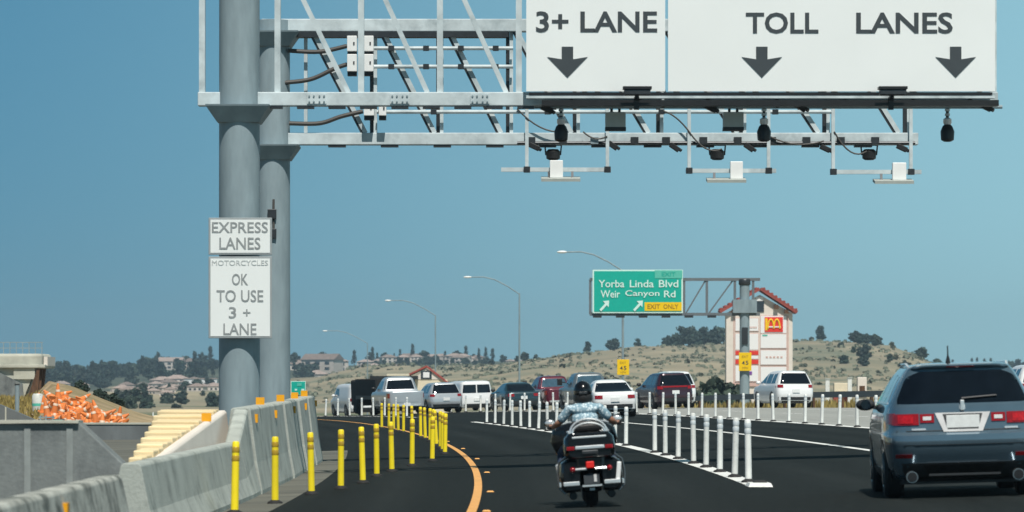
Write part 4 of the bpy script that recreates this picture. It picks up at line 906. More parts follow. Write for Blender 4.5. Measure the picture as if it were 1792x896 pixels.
    g = bpy.data.materials.new('windscreen'); g.use_nodes = True; pb = g.node_tree.nodes['Principled BSDF']; pb.inputs['Base Color'].default_value = (.7, .8, .82, 1); pb.inputs['Roughness'].default_value = .05; pb.inputs['Alpha'].default_value = .22
    ws.build('windscreen', g, root, True)
    ff = MB()
    for i in range(9):
        a = R(20 + 17 * i)
        for x in (-.075, 0, .075): ff.v.append(Vector((x, 2.03 + (.375 + (.02 if x == 0 else 0)) * math.cos(a), .335 + (.375 + (.02 if x == 0 else 0)) * math.sin(a))))
    for i in range(8):
        for j in range(2): a = i * 3 + j; ff.f.append((a, a + 1, a + 4, a + 3))
    ff.build('front_fender', 'paint_black', root, True)
    return root
motorcycle()
def rider():
    root = thing('person', 'motorcycle rider in black helmet and patterned light blue shirt', 'person', (BX, BD, rz(BX, BD) + .002)); root.rotation_euler = (0, R(-4.0), R(.8))
    V = []; E_ = []; Rr = []
    def v(p, r, par=None):
        V.append(p); Rr.append(r); i = len(V) - 1
        if par is not None: E_.append((par, i))
        return i
    pel = v((0, .80, .82), (.155, .12)); wst = v((0, .79, .98), (.15, .11), pel); chs = v((0, .82, 1.14), (.175, .12), wst); upc = v((0, .84, 1.215), (.12, .085), chs)
    nk = v((0, .86, 1.30), .055, upc); hd0 = v((0, .88, 1.36), .07, nk); hd1 = v((0, .885, 1.44), (.085, .10), hd0); hd2 = v((0, .88, 1.51), (.07, .085), hd1)
    for s in (-1, 1):
        sh = v((s * .165, .84, 1.19), .050, upc); el = v((s * .345, .90, 1.03), .043, sh); wr = v((s * .395, 1.16, .995), .030, el); pm = v((s * .41, 1.215, 1.0), (.038, .024), wr)
        for q, (dx, L) in enumerate(((-.032, .055), (-.011, .062), (.010, .060), (.030, .050))):
            k1 = v((s * (.415 + dx * .8), 1.255 + dx * -.9, 1.018), .011, pm); k2 = v((s * (.42 + dx * .8), 1.285 + dx * -.9, .998), .010, k1); v((s * (.418 + dx * .8), 1.275 + dx * -.9, .968), .009, k2)
        t1 = v((s * .372, 1.235, .99), .012, pm); v((s * .375, 1.27, .975), .010, t1)
        hp = v((s * .11, .83, .79), .095, pel); kn = v((s * .29, 1.22, .66), .068, hp); an = v((s * .315, 1.02, .33), .045, kn); he = v((s * .32, 1.0, .30), .045, an); v((s * .335, 1.18, .295), .04, he)
    skin_mesh('body', V, E_, Rr, 'skin', root)
    # shirt
    V.clear(); E_.clear(); Rr.clear()
    a = v((0, .80, .86), (.185, .145)); b = v((0, .79, 1.0), (.18, .135), a); c = v((0, .82, 1.14), (.205, .145), b); d = v((0, .84, 1.225), (.175, .12), c); v((0, .855, 1.275), .075, d)
    for s in (-1, 1):
        sh = v((s * .18, .84, 1.205), .078, d); md = v((s * .265, .87, 1.12), .064, sh); v((s * .32, .89, 1.055), .060, md)
    skin_mesh('shirt', V, E_, Rr, 'shirt', root)
    V.clear(); E_.clear(); Rr.clear()
    a = v((0, .80, .83), (.175, .14))
    for s in (-1, 1):
        hp = v((s * .115, .84, .79), .112, a); kn = v((s * .29, 1.22, .665), .086, hp); v((s * .305, 1.1, .48), .072, kn); v((s * .315, 1.02, .345), .066, len(V) - 1)
    skin_mesh('trousers', V, E_, Rr, 'denim', root)
    for s in (-1, 1):
        MB().ball((s * .33, 1.08, .315), (.05, .15, .05), 12, 8).build('boot', 'leather', root, True)
    h = MB().ball((0, .885, 1.425), (.118, .14, .13), 24, 16).build('helmet', 'paint_black', root, True)
    MB().lathe([(.095, 1.285), (.108, 1.30), (.116, 1.36), (.105, 1.39)], 24, (0, .87, 0)).build('helmet_skirt', 'leather', h, True)
    MB().box((0, .752, 1.40), (.10, .012, .035)).build('helmet_vent', 'dark_metal', h, bevel=.006)
    MB().ball((0, .955, 1.425), (.10, .085, .07), 16, 10).build('visor', 'glass_dark', h, True)
rider()

# ------------------------------------------------------------------ street lamps
def lamp(px_pole, D, head_px, head_py, top_py, label):
    x = X(px_pole, D); zb = -4.5 if D > 340 else rz(30, D) - .05
    zb = min(zb, -1.5)
    root = thing('street_lamp', label, 'street lamp', (x, D, zb))
    zt_, zh, xh = Z(top_py, D), Z(head_py, D), X(head_px, D)
    MB().tube((x, D, zb), (x, D, zt_), .13, .075, 10).build('pole', 'steel', root, True, world=True)
    MB().path([Vector((x, D, zt_ - .1)), Vector((x + (xh - x) * .25, D, zt_ + (zh - zt_) * .45)), Vector((x + (xh - x) * .5, D, zt_ + (zh - zt_) * .85)), Vector((x + (xh - x) * .72, D, zh + .02)), Vector((xh, D, zh))], .055, 8).build('arm', 'steel', root, True, world=True)
    MB().ball((xh - .2, D, zh), (.42, .17, .11), 12, 8).build('lamp_head', 'white_box', root, True, world=True)
    MB().box((x, D, zb + .1), (.5, .5, .2)).build('base', 'concrete_pale', root, world=True)
lamp(1090, 305, 988, 441, 472, 'tall street lamp whose pole passes behind the green exit sign')
lamp(909, 376, 822, 485, 513, 'tall slim street lamp standing behind the maroon pickup')
lamp(762, 479, 682, 526, 551, 'slim street lamp rising beside the red gabled roof')
lamp(643, 640, 571, 579, 600, 'smallest street lamp, farthest along the road')

# ------------------------------------------------------------------ exit sign structure
DG = 256.0
eg = thing('exit_sign_gantry', 'grey cantilever truss on a single pole with dark lamps below', 'gantry', (X(1303, DG), DG, -2.3))
MB().tube((X(1303, DG), DG, -2.3), (X(1303, DG), DG, Z(489, DG)), .34, .33, 24).build('pole', 'steel', eg, True, world=True)
MB().lathe([(.36, 0), (.40, .05), (.40, .35), (.36, .4)], 20, (X(1303, DG), DG, Z(499, DG))).build('pole_cap', 'dark_metal', eg, True, world=True)
for py in (489, 550):
    MB().bar((X(1032, DG), DG, Z(py, DG)), (X(1330, DG), DG, Z(py, DG)), .20, .20).build('chord', 'steel_dark', eg, world=True)
for px in (1033, 1092, 1152, 1197, 1237, 1286, 1318): MB().bar((X(px, DG), DG, Z(489, DG)), (X(px, DG), DG, Z(550, DG)), .17, .12).build('vertical', 'steel_dark', eg, world=True)
for a, b in ((1200, 1235), (1240, 1283), (1152, 1195), (1092, 1150), (1035, 1090)): MB().bar((X(a, DG), DG + .05, Z(549, DG)), (X(b, DG), DG + .05, Z(490, DG)), .15, .1).build('diagonal', 'steel_dark', eg, world=True)
MB().box((X(1303, DG), DG - .1, Z(536, DG)), (1.6, .7, .9)).build('splice_box', 'steel', eg, world=True)
for px in (1045, 1085, 1125, 1165, 1205, 1245): MB().box((X(px, DG), DG - .35, Z(554, DG)), (.58, .5, .16)).build('lamp_box', 'dark_metal', eg, world=True)
MB().box((X(1303, DG), DG - .34, Z(588, DG)), (.40, .1, 1.15)).build('control_box', 'dark_metal', eg, world=True)
GS = DG - .35
es = thing('exit_sign', 'green overhead exit sign with two white lines, arrows and a yellow strip', 'sign', (X(1116, GS), GS, Z(548, GS)))
def gpanel(name, m, x0, x1, y0, y1, dy): return MB().box(((X(x0, GS) + X(x1, GS)) / 2, GS - dy, (Z(y0, GS) + Z(y1, GS)) / 2), (X(x1, GS) - X(x0, GS), .06, Z(y0, GS) - Z(y1, GS))).build(name, m, es, world=True)
gpanel('border', 'sign_text', 1037, 1195, 472, 548, 0); gpanel('panel', 'green_sign', 1039.5, 1192.5, 474.5, 545.5, .02)
gpanel('exit_tab', 'green_pale', 1146, 1194, 473, 487, .04); gpanel('exit_only_strip', 'sign_yellow', 1128, 1193, 529, 544, .04)
for tx, cx, cy, h, w, m in (('Yorba', 1070, 496.5, 13, 45, 'sign_text'), ('Linda', 1123, 496.5, 13, 42, 'sign_text'), ('Blvd', 1170, 496.5, 13, 34, 'sign_text'), ('Weir', 1068, 514.5, 13, 34, 'sign_text'), ('Canyon', 1124, 514.5, 13, 60, 'sign_text'), ('Rd', 1172, 514.5, 12, 20, 'sign_text'), ('EXIT', 1144, 536.5, 8, 22, 'text_brown'), ('ONLY', 1174, 536.5, 8, 26, 'text_brown'), ('EXIT', 1170, 480, 7, 24, 'green_sign')):
    text('lettering', tx, m, es, (X(cx, GS), GS - .08, Z(cy, GS)), h * GS / F, w * GS / F, bold=.01)
for px in (1058, 1117):
    pts = [(-9, 542), (-6, 545), (4, 534), (7, 538), (8, 526), (-3, 527), (1, 531)]
    MB().prism([(X(px + a, GS), Z(b, GS)) for a, b in pts], GS - .09, GS - .06).build('arrow', 'sign_text', es, world=True)
# yellow plaques
def plaque(px, D, y0, y1, w, label, pole):
    t = thing('advisory_sign', label, 'sign', (X(px, D), D, Z(y1, D)))
    MB().box((X(px, D), D, (Z(y0, D) + Z(y1, D)) / 2), (w * D / F, .04, Z(y0, D) - Z(y1, D))).build('panel', 'sign_yellow', t, world=True, bevel=.01)
    text('lettering', 'EXIT', 'amber_band', t, (X(px, D), D - .03, Z(y0 + (y1 - y0) * .22, D)), 4 * D / F, 11 * D / F)
    for dg, dx in (('4', -3.2), ('5', 3.2)): text('lettering', dg, 'text_dark', t, (X(px + dx, D), D - .03, Z(y0 + (y1 - y0) * .56, D)), 7 * D / F, 5 * D / F, bold=.01)
    text('lettering', 'MPH', 'amber_band', t, (X(px, D), D - .03, Z(y0 + (y1 - y0) * .84, D)), 4 * D / F, 10 * D / F)
    if pole:
        MB().tube((X(px, D), D + .08, rz(14, D)), (X(px, D), D + .08, Z(y0 - 2, D)), .05, n=8).build('pole', 'steel', t, world=True)
        for q in (.3, .7): MB().box((X(px, D), D + .04, Z(y0 + (y1 - y0) * q, D)), (.12, .08, .05)).build('clamp', 'dark_metal', t, world=True)
    else:
        for q in (.3, .7): MB().box((X(px, D), D + .06, Z(y0 + (y1 - y0) * q, D)), (.3, .12, .06)).build('strap', 'dark_metal', t, world=True)
plaque(1090.5, 280, 629, 656, 21, 'yellow exit speed plaque on its own thin post', True)
plaque(1304, DG - .46, 617, 649, 22, 'yellow exit speed plaque strapped to the cantilever sign pole', False)
# small green sign beyond the barrier
DQ = 190.0
t = thing('small_green_sign', 'small square green sign on a post beyond the barrier end', 'sign', (X(522, DQ), DQ, -.42))
MB().box((X(522, DQ), DQ, (Z(667, DQ) + Z(691, DQ)) / 2), (26 * DQ / F, .03, 24 * DQ / F)).build('border', 'sign_text', t, world=True)
MB().box((X(522, DQ), DQ - .01, (Z(667, DQ) + Z(691, DQ)) / 2), (24 * DQ / F, .03, 22 * DQ / F)).build('panel', 'green_sign', t, world=True)
for px, py, w, h in ((524, 673, 8, 5), (518, 682, 4, 3), (530, 682, 5, 3)): MB().box((X(px, DQ), DQ - .03, Z(py, DQ)), (w * DQ / F, .02, h * DQ / F)).build('mark', 'green_pale' if py < 680 else 'sign_text', t, world=True)
MB().tube((X(522, DQ), DQ + .07, -.9), (X(522, DQ), DQ + .07, Z(668, DQ)), .04, n=8).build('post', 'steel', t, world=True)

# ------------------------------------------------------------------ pylon sign and service station
DY = 450.0
py_ = thing('pylon_sign', 'tall white shopping centre pylon with red tile gable and shop panels', 'pylon sign', (X(1328, DY), DY, -4.2))
dep = 2.6
MB().box((X(1329, DY), DY + dep / 2, (Z(548, DY) - 4.2) / 2), (X(1387, DY) - X(1271, DY), dep, Z(548, DY) + 4.2)).build('tower', 'stucco', py_, world=True)
MB().prism([(X(1271, DY), Z(548.5, DY)), (X(1387, DY), Z(548.5, DY)), (X(1330, DY), Z(516, DY))], DY + .01, DY + dep - .01).build('gable', 'stucco', py_, world=True)
for a, b in (((1261, 548), (1330, 508)), ((1393, 549), (1330, 508))):
    rf = MB().bar((X((a[0] + b[0]) / 2, DY), DY - .7, (Z(a[1], DY) + Z(b[1], DY)) / 2), (X((a[0] + b[0]) / 2, DY), DY + dep + .7, (Z(a[1], DY) + Z(b[1], DY)) / 2), .1, .1)
    pa, pb_ = Vector((X(a[0], DY), 0, Z(a[1], DY))), Vector((X(b[0], DY), 0, Z(b[1], DY))); d = pb_ - pa; nn = Vector((-d.z, 0, d.x)).normalized() * .38
    if nn.z < 0: nn = -nn
    vs_ = []
    for y in (DY - .7, DY + dep + .7):
        for p in (pa, pb_, pb_ + nn, pa + nn): vs_.append(Vector((p.x, y, p.z)))
    roof = MB().add(vs_, [(0, 1, 2, 3), (7, 6, 5, 4), (0, 4, 5, 1), (1, 5, 6, 2), (2, 6, 7, 3), (3, 7, 4, 0)]).build('roof', 'roof_red', py_, world=True)
    for q in range(9):
        c0 = pa + d * ((q + .5) / 9) + nn * 1.05
        MB().tube((c0.x, DY - .72, c0.z), (c0.x, DY + dep + .72, c0.z), .16, n=6).build('tile_row', 'roof_red', roof, world=False)
    for ch in roof.children:
        for vv in ch.data.vertices: vv.co -= py_.location
for px, py0, py1, w in ((1330, 527, 546, 14),): MB().box((X(px, DY), DY - .03, (Z(py0, DY) + Z(py1, DY)) / 2), (w * DY / F, .12, Z(py0, DY) - Z(py1, DY))).build('gable_vent', 'window_dark', py_, world=True)
MB().box((X(1329, DY), DY - .05, Z(523, DY)), (.9, .14, .5)).build('gable_medallion', 'panel_white', py_, world=True)
for px in (1358, 1376, 1298, 1284): MB().box((X(px, DY), DY - .25, Z(545 if px > 1370 or px < 1290 else 537, DY)), (.5, .6, .5)).build('corbel', 'brown_wood', py_, world=True)
def yp_(name, m, x0, x1, y0, y1, dy=.05, w=None): return MB().box(((X(x0, DY) + X(x1, DY)) / 2, DY - dy, (Z(y0, DY) + Z(y1, DY)) / 2), (X(x1, DY) - X(x0, DY), .1, Z(y0, DY) - Z(y1, DY))).build(name, m, py_, world=True)
for x0, x1, y0, y1 in ((1287, 1327, 557, 579), (1287, 1327, 584, 612), (1287, 1327, 614, 621), (1287, 1327, 622.5, 628), (1287, 1327, 629.5, 637), (1287, 1327, 640, 667), (1331, 1376, 553, 583), (1331, 1376, 585, 609), (1331, 1376, 613, 638), (1331, 1376, 642, 668)):
    red = (y0, y1) in ((614, 621), (629.5, 637))
    yp_('frame', 'frame_pink', x0 - 1, x1 + 1, y0 - 1, y1 + 1, .03); yp_('panel', 'logo_red' if red and x0 < 1300 else 'panel_white', x0, x1, y0, y1, .06)
yp_('pilaster', 'frame_pink', 1283.5, 1285, 553, 672, .02); yp_('pilaster', 'frame_pink', 1378, 1380, 553, 672, .02); yp_('plinth', 'frame_pink', 1268, 1390, 670, 676, .12)
yp_('logo_panel', 'logo_red', 1338, 1370, 555, 581, .12)
for s in (-1, 1):  # the yellow arches
    c0 = 1354 + s * 5.2
    pts = [Vector((X(c0 + 5.2 * math.cos(t), DY), DY - .19, Z(575 - 16 * math.sin(t), DY))) for t in [math.pi * i / 12 for i in range(13)]]
    MB().path(pts, .11, 6).build('arch_mark', 'logo_gold', py_, world=True)
yp_('logo_bar', 'panel_white', 1345, 1366, 571, 573, .2); yp_('logo_bar', 'logo_gold', 1339, 1343, 557, 578, .16)
yp_('shop_mark', 'purple', 1310, 1316, 650, 656, .1); yp_('shop_mark', 'green_pale', 1334, 1343, 585.5, 588, .1)
for x0, x1, y in ((1312, 1325, 573), (1340, 1372, 625)):
    for q in range(5): yp_('shop_mark', 'frame_pink', x0 + (x1 - x0) * q / 5, x0 + (x1 - x0) * (q + .6) / 5, y - 1.5, y + 1.5, .1)
DB = 420.0
sb = thing('service_station', 'low building with dark canopy, cream fascia and red gabled roof', 'building', (X(730, DB), DB, -4.2))
MB().box((X(745, DB), DB + 3, (Z(664, DB) - 4.2) / 2), (4.8, 5.8, Z(664, DB) + 4.2)).build('wall', 'cream', sb, world=True)
MB().box((X(690, DB), DB + 1, Z(661, DB)), (X(732, DB) - X(648, DB), 5, .38)).build('canopy', 'black', sb, world=True)
MB().box((X(697, DB), DB + 1, Z(656, DB)), (X(716, DB) - X(677, DB), 4, .24)).build('fascia', 'cream', sb, world=True)
for px in (655, 690): MB().box((X(px, DB), DB + 1, (Z(663, DB) - 4.2) / 2), (.4, .4, Z(663, DB) + 4.2)).build('canopy_post', 'cream', sb, world=True)
for a, b in (((714, 658), (746, 643)), ((784, 672), (746, 643))):
    pa, pb_ = Vector((X(a[0], DB), 0, Z(a[1], DB))), Vector((X(b[0], DB), 0, Z(b[1], DB))); vs_ = []
    for y in (DB - .12, DB + 7):
        for p, dz in ((pa, 0), (pb_, 0), (pb_, .22), (pa, .22)): vs_.append(Vector((p.x, y, p.z + dz)))
    MB().add(vs_, [(0, 1, 2, 3), (7, 6, 5, 4), (0, 4, 5, 1), (1, 5, 6, 2), (2, 6, 7, 3), (3, 7, 4, 0)]).build('roof', 'roof_red', sb, world=True)
MB().prism([(X(722, DB), Z(664, DB)), (X(775, DB), Z(664, DB)), (X(746, DB), Z(646, DB))], DB + .05, DB + 6).build('gable', 'stucco', sb, world=True)
MB().box((X(746, DB), DB + .01, Z(656, DB)), (.7, .08, .6)).build('gable_window', 'panel_white', sb, world=True); MB().box((X(746, DB), DB + .04, Z(656, DB)), (1.2, .08, .9)).build('gable_frame', 'window_dark', sb, world=True)

# ------------------------------------------------------------------ guardrail and verge on the right
gr = thing('guardrail', 'dark steel guardrail on posts along the far concrete lanes', 'guardrail', road(27.5, 190))
mb = MB(); pts = [road(27.5, D, .68) for D in range(120, 226, 5)]
for a, b in zip(pts[:-1], pts[1:]): mb.bar(a, b, .08, .30)
mb.build('rail', 'dark_metal', gr, world=True)
for D in range(120, 226, 5):
    p = road(27.5, D); MB().box(p + Vector((.1, 0, .36)), (.15, .18, .8)).build('post', 'brown_wood', gr, world=True)
vg = MB(); rnd = random.Random(3)
for i in range(9000):
    D = rnd.uniform(120, 240); u = rnd.uniform(28, 33); p = road(u, D, -.05); h = rnd.uniform(.2, .6); a = rnd.uniform(0, 6.28); w = .10
    vg.add([p + Vector((-w * math.cos(a), -w * math.sin(a), 0)), p + Vector((w * math.cos(a), w * math.sin(a), 0)), p + Vector((rnd.uniform(-.15, .15), rnd.uniform(-.15, .15), h))], [(0, 1, 2)])
tag(vg.build('verge_grass', 'dry_grass'), 'dry ochre grass along the verge behind the guardrail', 'grass', kind='stuff')
for px, D, y0, lab in ((1448, 225, 664, 'white utility post near the guardrail, left of the brown cabinet'), (1487, 225, 662, 'white utility post between the two small roadside cabinets')):
    t = thing('utility_post', lab, 'post', (X(px, D), D, -.3)); MB().box((X(px, D), D, (Z(y0, D) - .3) / 2), (.24, .24, Z(y0, D) + .3)).build('shaft', 'white_plastic', t, world=True); MB().box((X(px, D), D, Z(y0, D) + .03), (.30, .30, .08)).build('cap', 'gray_box', t, world=True)
for x0, x1, y0, m, lab in ((1459, 1483, 670, 'cream', 'cream roadside cabinet with a dark red base'), (1500, 1516, 660, 'stucco', 'tan roadside cabinet with a brown door')):
    D = 226; t = thing('roadside_cabinet', lab, 'cabinet', (X((x0 + x1) / 2, D), D, -.3)); w = X(x1, D) - X(x0, D); h = Z(y0, D) + .3
    MB().box((0, 0, h / 2), (w, .6, h)).build('case', m, t, bevel=.03); MB().box((0, -.31, h * .62), (w * .6, .03, h * .3)).build('door', 'brown_wood' if m == 'stucco' else m, t); MB().box((0, -.02, h - 1.0), (w * 1.1, .7, .35)).build('band', 'roof_red' if m == 'cream' else 'brown_wood', t)

# ------------------------------------------------------------------ construction side on the left
lw = thing('low_wall', 'long low concrete wall edging the opposing pavement', 'wall', road(-16, 128))
a, b = Vector((X(60, 128) - 6, 128, -.42)), Vector((X(420, 128), 128, -.42))
MB().box(((a.x + b.x) / 2, 128.2, -.14), (b.x - a.x, .4, .56)).build('body', 'concrete_gray', lw, world=True)
MB().box(((a.x + b.x) / 2, 128.2, .155), (b.x - a.x, .46, .06)).build('coping', 'concrete_pale', lw, world=True)
def mound_h(x, y):
    px = CX + x * F / y
    if y < 129: return -.45
    crest = [( -200, 706), (46, 702), (74, 692), (82, 668), (130, 678), (180, 698), (240, 722), (300, 736), (360, 742), (450, 752)]
    py = crest[0][1]
    for (p0, q0), (p1, q1) in zip(crest[:-1], crest[1:]):
        if p0 <= px <= p1: py = q0 + (q1 - q0) * (px - p0) / (p1 - p0)
    if px > 450: py = 760
    zc = CZ + (HY - py) * 205 / F
    t = max(0, min(1, (y - 130) / 72)); t = t * t * (3 - 2 * t)
    z = -.46 + (zc + .46) * t
    if y > 205: z -= (y - 205) * .06
    return z + .12 * noise.noise(Vector((x * .35, y * .25, 0))) * t
mb = MB(); nx, ny = 60, 36; xs = [-40 + 30 * i / nx for i in range(nx + 1)]; ysl = [129 + 130 * j / ny for j in range(ny + 1)]
for y in ysl:
    for x in xs: mb.v.append(Vector((x, y, mound_h(x, y))))
for j in range(ny):
    for i in range(nx): q = j * (nx + 1) + i; mb.f.append((q, q + 1, q + nx + 2, q + nx + 1))
o = mb.build('embankment', 'dirt', smooth=True); o['kind'] = 'structure'
# yellow grass tufts near the bridge
vg = MB()
for i in range(5000):
    y = rnd.uniform(160, 214); px = rnd.uniform(-60, 72 + (y - 160) * .1); x = X(px, y); p = Vector((x, y, mound_h(x, y) - .03)); h = rnd.uniform(.15, .45); a_ = rnd.uniform(0, 6.28); w = .08
    if px > 20 and rnd.random() < .6: continue
    vg.add([p + Vector((-w * math.cos(a_), -w * math.sin(a_), 0)), p + Vector((w * math.cos(a_), w * math.sin(a_), 0)), p + Vector((rnd.uniform(-.12, .12), rnd.uniform(-.12, .12), h))], [(0, 1, 2)])
tag(vg.build('bank_grass', 'dry_grass'), 'dry yellow grass on the bank below the bridge end', 'grass', kind='stuff')
# traffic cones
cone = thing('traffic_cone', 'orange traffic cone tossed in the heap on the dirt bank', 'cone', (0, 0, 0), 0, 'heap of orange traffic cones')
MB().lathe([(.165, .03), (.13, .2), (.065, .62), (.04, .72), (.02, .725)], 12).build('cone_body', 'cone_orange', cone, True)
MB().lathe([(.112, .36), (.096, .45), (.090, .455)], 12).build('collar', 'cone_white', cone, True)
MB().box((0, 0, .02), (.40, .40, .04)).build('base', 'cone_orange', cone)
first = True; rc = random.Random(5)
for i in range(170):
    y = rc.uniform(133, 176); px = rc.uniform(72, 207); lim = 737 - (737 - 690) * min(1, max(0, (215 - px) / 100))
    x = X(px, y); z = mound_h(x, y)
    yimg = HY + (CZ - z) * F / y
    if yimg < lim + 7 or (px < 118 and y < 150): continue
    c = cone if first else copy_tree(cone); first = False
    c.location = (x, y, z + rc.uniform(.06, .16)); c.rotation_euler = (rc.uniform(.9, 1.7), rc.uniform(-.3, .3), rc.uniform(0, 6.28)) if rc.random() < .92 else (rc.gauss(0, .15), rc.gauss(0, .15), rc.uniform(0, 6))
# bridge end
DE = 222.0
be = thing('bridge_end', 'unfinished concrete bridge end with curved parapet and fence', 'bridge', (X(40, DE), DE, -1))
MB().box((X(-20, DE), DE + 2.2, (Z(619, DE) + Z(642, DE)) / 2), (X(74, DE) - X(-114, DE), 4.4, Z(619, DE) - Z(642, DE))).build('parapet', 'concrete_pale', be, world=True, bevel=.15)
MB().box((X(-18, DE), DE + 2.1, Z(641, DE)), (X(80, DE) - X(-116, DE), 4.8, .20)).build('deck_edge', 'concrete_pale', be, world=True, bevel=.04)
MB().box((X(78, DE), DE + 2.4, (Z(624, DE) + Z(640, DE)) / 2), (.22, 3.8, Z(624, DE) - Z(640, DE))).build('end_block', 'stucco', be, world=True)
mb = MB(); pr_ = []
for i in range(13):
    t = i / 12; pr_.append((X(66 - 60 * t ** 1.5 * 0 - 22 * t, DE), Z(643 + 58 * t, DE)))
poly = [(X(-114, DE), Z(643, DE)), (X(64, DE), Z(643, DE)), (X(56, DE), Z(662, DE)), (X(46, DE), Z(685, DE)), (X(40, DE), Z(704, DE)), (X(-114, DE), Z(725, DE))]
mb.prism(poly, DE - .02, DE + 4.2).build('abutment', 'concrete_pale', be, world=True)
MB().box((X(43, DE), DE - .02, Z(653, DE)), (X(62, DE) - X(25, DE), .3, Z(643, DE) - Z(664, DE))).build('bearing_block', 'concrete_pale', be, world=True)
MB().prism([(X(-114, DE), Z(650, DE)), (X(0, DE), Z(652, DE)), (X(40, DE), Z(672, DE)), (X(42, DE), Z(700, DE)), (X(-114, DE), Z(722, DE))], DE - .26, DE + .5).build('slope_paving', 'concrete_slab', be, world=True)
for q in range(3):
    MB().prism([(X(66 + 4 * q, DE), Z(645, DE)), (X(70 + 4 * q, DE), Z(645, DE)), (X(66 + 3 * q, DE), Z(704, DE)), (X(46 + 6.5 * q, DE), Z(704, DE))], DE - .2 + .35 * q, DE + .1 + .35 * q).build('timber_shore', 'brown_wood', be, world=True)
for k in range(16):
    px = -96 + 11.2 * k; MB().box((X(px, DE), DE + .35, (Z(599, DE) + Z(620, DE)) / 2), (.05, .05, Z(599, DE) - Z(620, DE))).build('fence_post', 'steel', be, world=True)
for py in (599, 609): MB().box((X(-12, DE), DE + .35, Z(py, DE)), (X(74, DE) - X(-98, DE), .04, .05)).build('fence_rail', 'steel', be, world=True)
# machine, pole and pipe on the bank
DM = 140.0
gm = mound_h(X(90, DM), DM)
t = thing('site_generator', 'dark site generator behind pale railings beside the cones', 'generator', (X(90, DM), DM, gm))
MB().box((0, 0, .33), (.95, .6, .46)).build('body', 'black', t, bevel=.04); MB().box((.28, -.31, .36), (.30, .03, .34)).build('panel', 'green_pale', t)
for s in (-.3, .3): MB().lathe([(.05, -.06), (.14, -.06), (.14, .06), (.05, .06)], 14, (s, -.3, .12), Matrix.Rotation(R(90), 3, 'X')).build('tyre', 'rubber', t)
for x in (-.35, -.15, .1): MB().box((x, -.42, .34), (.05, .05, .7)).build('railing_post', 'steel', t)
MB().box((-.12, -.42, .62), (.6, .04, .05)).build('railing', 'steel', t)
D = 165; t = thing('marker_pole', 'slim pale steel pole standing in the yellow grass', 'pole', (X(30, D), D, mound_h(X(30, D), D))); h = Z(673, D) - t.location.z
MB().tube((0, 0, 0), (0, 0, h), .10, n=10).build('shaft', 'steel', t, True); MB().lathe([(.11, h - .02), (.11, h + .03)], 10).build('cap', 'dark_metal', t)
D = 168; t = thing('white_drum', 'white curved barrel beside the brown timber shores', 'drum', (X(66, D), D, mound_h(X(66, D), D)))
MB().lathe([(.22, 0), (.25, .1), (.25, .75), (.20, .85)], 16).build('shell', 'white_plastic', t, True); MB().lathe([(.255, .3), (.255, .42)], 16).build('band', 'green_pale', t, True)
D = 131.5; t = thing('sloped_curb', 'sloping grey concrete curb under the yellow grass bank', 'curb', (X(10, D), D, -.45))
MB().prism([(X(-80, D), -.45), (X(-80, D), Z(702, D)), (X(0, D), Z(708, D)), (X(66, D), Z(737, D)), (X(66, D), -.45)], D, D + .4).build('body', 'concrete_gray', t, world=True)
for px in (-30, 10): MB().box((X(px, D), D - .01, Z(725, D)), (.05, .02, .5)).build('form_line', 'concrete_pale', t, world=True)

# ------------------------------------------------------------------ hills
def interp(pr, x):
    if x <= pr[0][0]: return pr[0][1]
    for (a, p), (b, q) in zip(pr[:-1], pr[1:]):
        if x <= b: t = (x - a) / (b - a); t = t * t * (3 - 2 * t); return p + (q - p) * t
    return pr[-1][1]
class Hill:
    def __init__(s, name, prof, D, D0, m, z0=-4.2, amp=1.6, seed=0, back=500):
        s.prof = [(X(px, D), Z(py, D)) for px, py in prof]; s.D, s.D0, s.z0, s.amp, s.seed, s.back = D, D0, z0, amp, seed, back
        x0, x1 = s.prof[0][0], s.prof[-1][0]; nx, ny = 150, 46; mb = MB()
        for j in range(ny + 1):
            y = D0 + (D + back - D0) * j / ny
            for i in range(nx + 1): x = x0 + (x1 - x0) * i / nx; mb.v.append(Vector((x, y, s.h(x, y))))
        for j in range(ny):
            for i in range(nx): q = j * (nx + 1) + i; mb.f.append((q, q + 1, q + nx + 2, q + nx + 1))
        o = mb.build(name, m, smooth=True); o['kind'] = 'structure'
    def h(s, x, y):
        zr = interp(s.prof, x * s.D / max(y, 1) if y < s.D else x)
        t = (y - s.D0) / (s.D - s.D0)
        if t <= 1:
            t = max(0, t); k = .15 * t + .85 * t * t * (3 - 2 * t) if t < 1 else 1
        else: k = 1 - .5 * ((y - s.D) / s.back) ** 2
        nz = noise.fractal(Vector((x * .012 + s.seed, y * .006, s.seed)), 1.0, 2.0, 4)
        e = max(0, min(1, (y - s.D0) / 60))
        return s.z0 - (1 - e) * 2 + (zr - s.z0) * k + s.amp * nz * min(1, 4 * abs(1 - t) + .25) * e
H1 = Hill('tan_hill', [(-500, 690), (100, 684), (380, 678), (540, 668), (600, 655), (640, 647), (720, 643), (860, 636), (940, 627), (1000, 618), (1060, 613), (1110, 609), (1190, 604), (1260, 601), (1400, 600), (1500, 602), (1550, 609), (1590, 621), (1640, 640), (1700, 654), (1800, 662), (2300, 672)], 1700, 700, 'hill', amp=4.5, seed=2.3)
H2 = Hill('wooded_ridge', [(-900, 664), (80, 660), (200, 656), (300, 648), (400, 642), (520, 645), (600, 641), (700, 634), (830, 634), (1000, 640), (1300, 650)], 2350, 1500, 'hill_green', amp=3.5, seed=7.1, back=600)
H3 = Hill('right_ridge', [(1350, 668), (1560, 655), (1650, 648), (1792, 645), (2100, 644), (2500, 650)], 2600, 1800, 'hill_green', amp=3, seed=4.4, back=500)

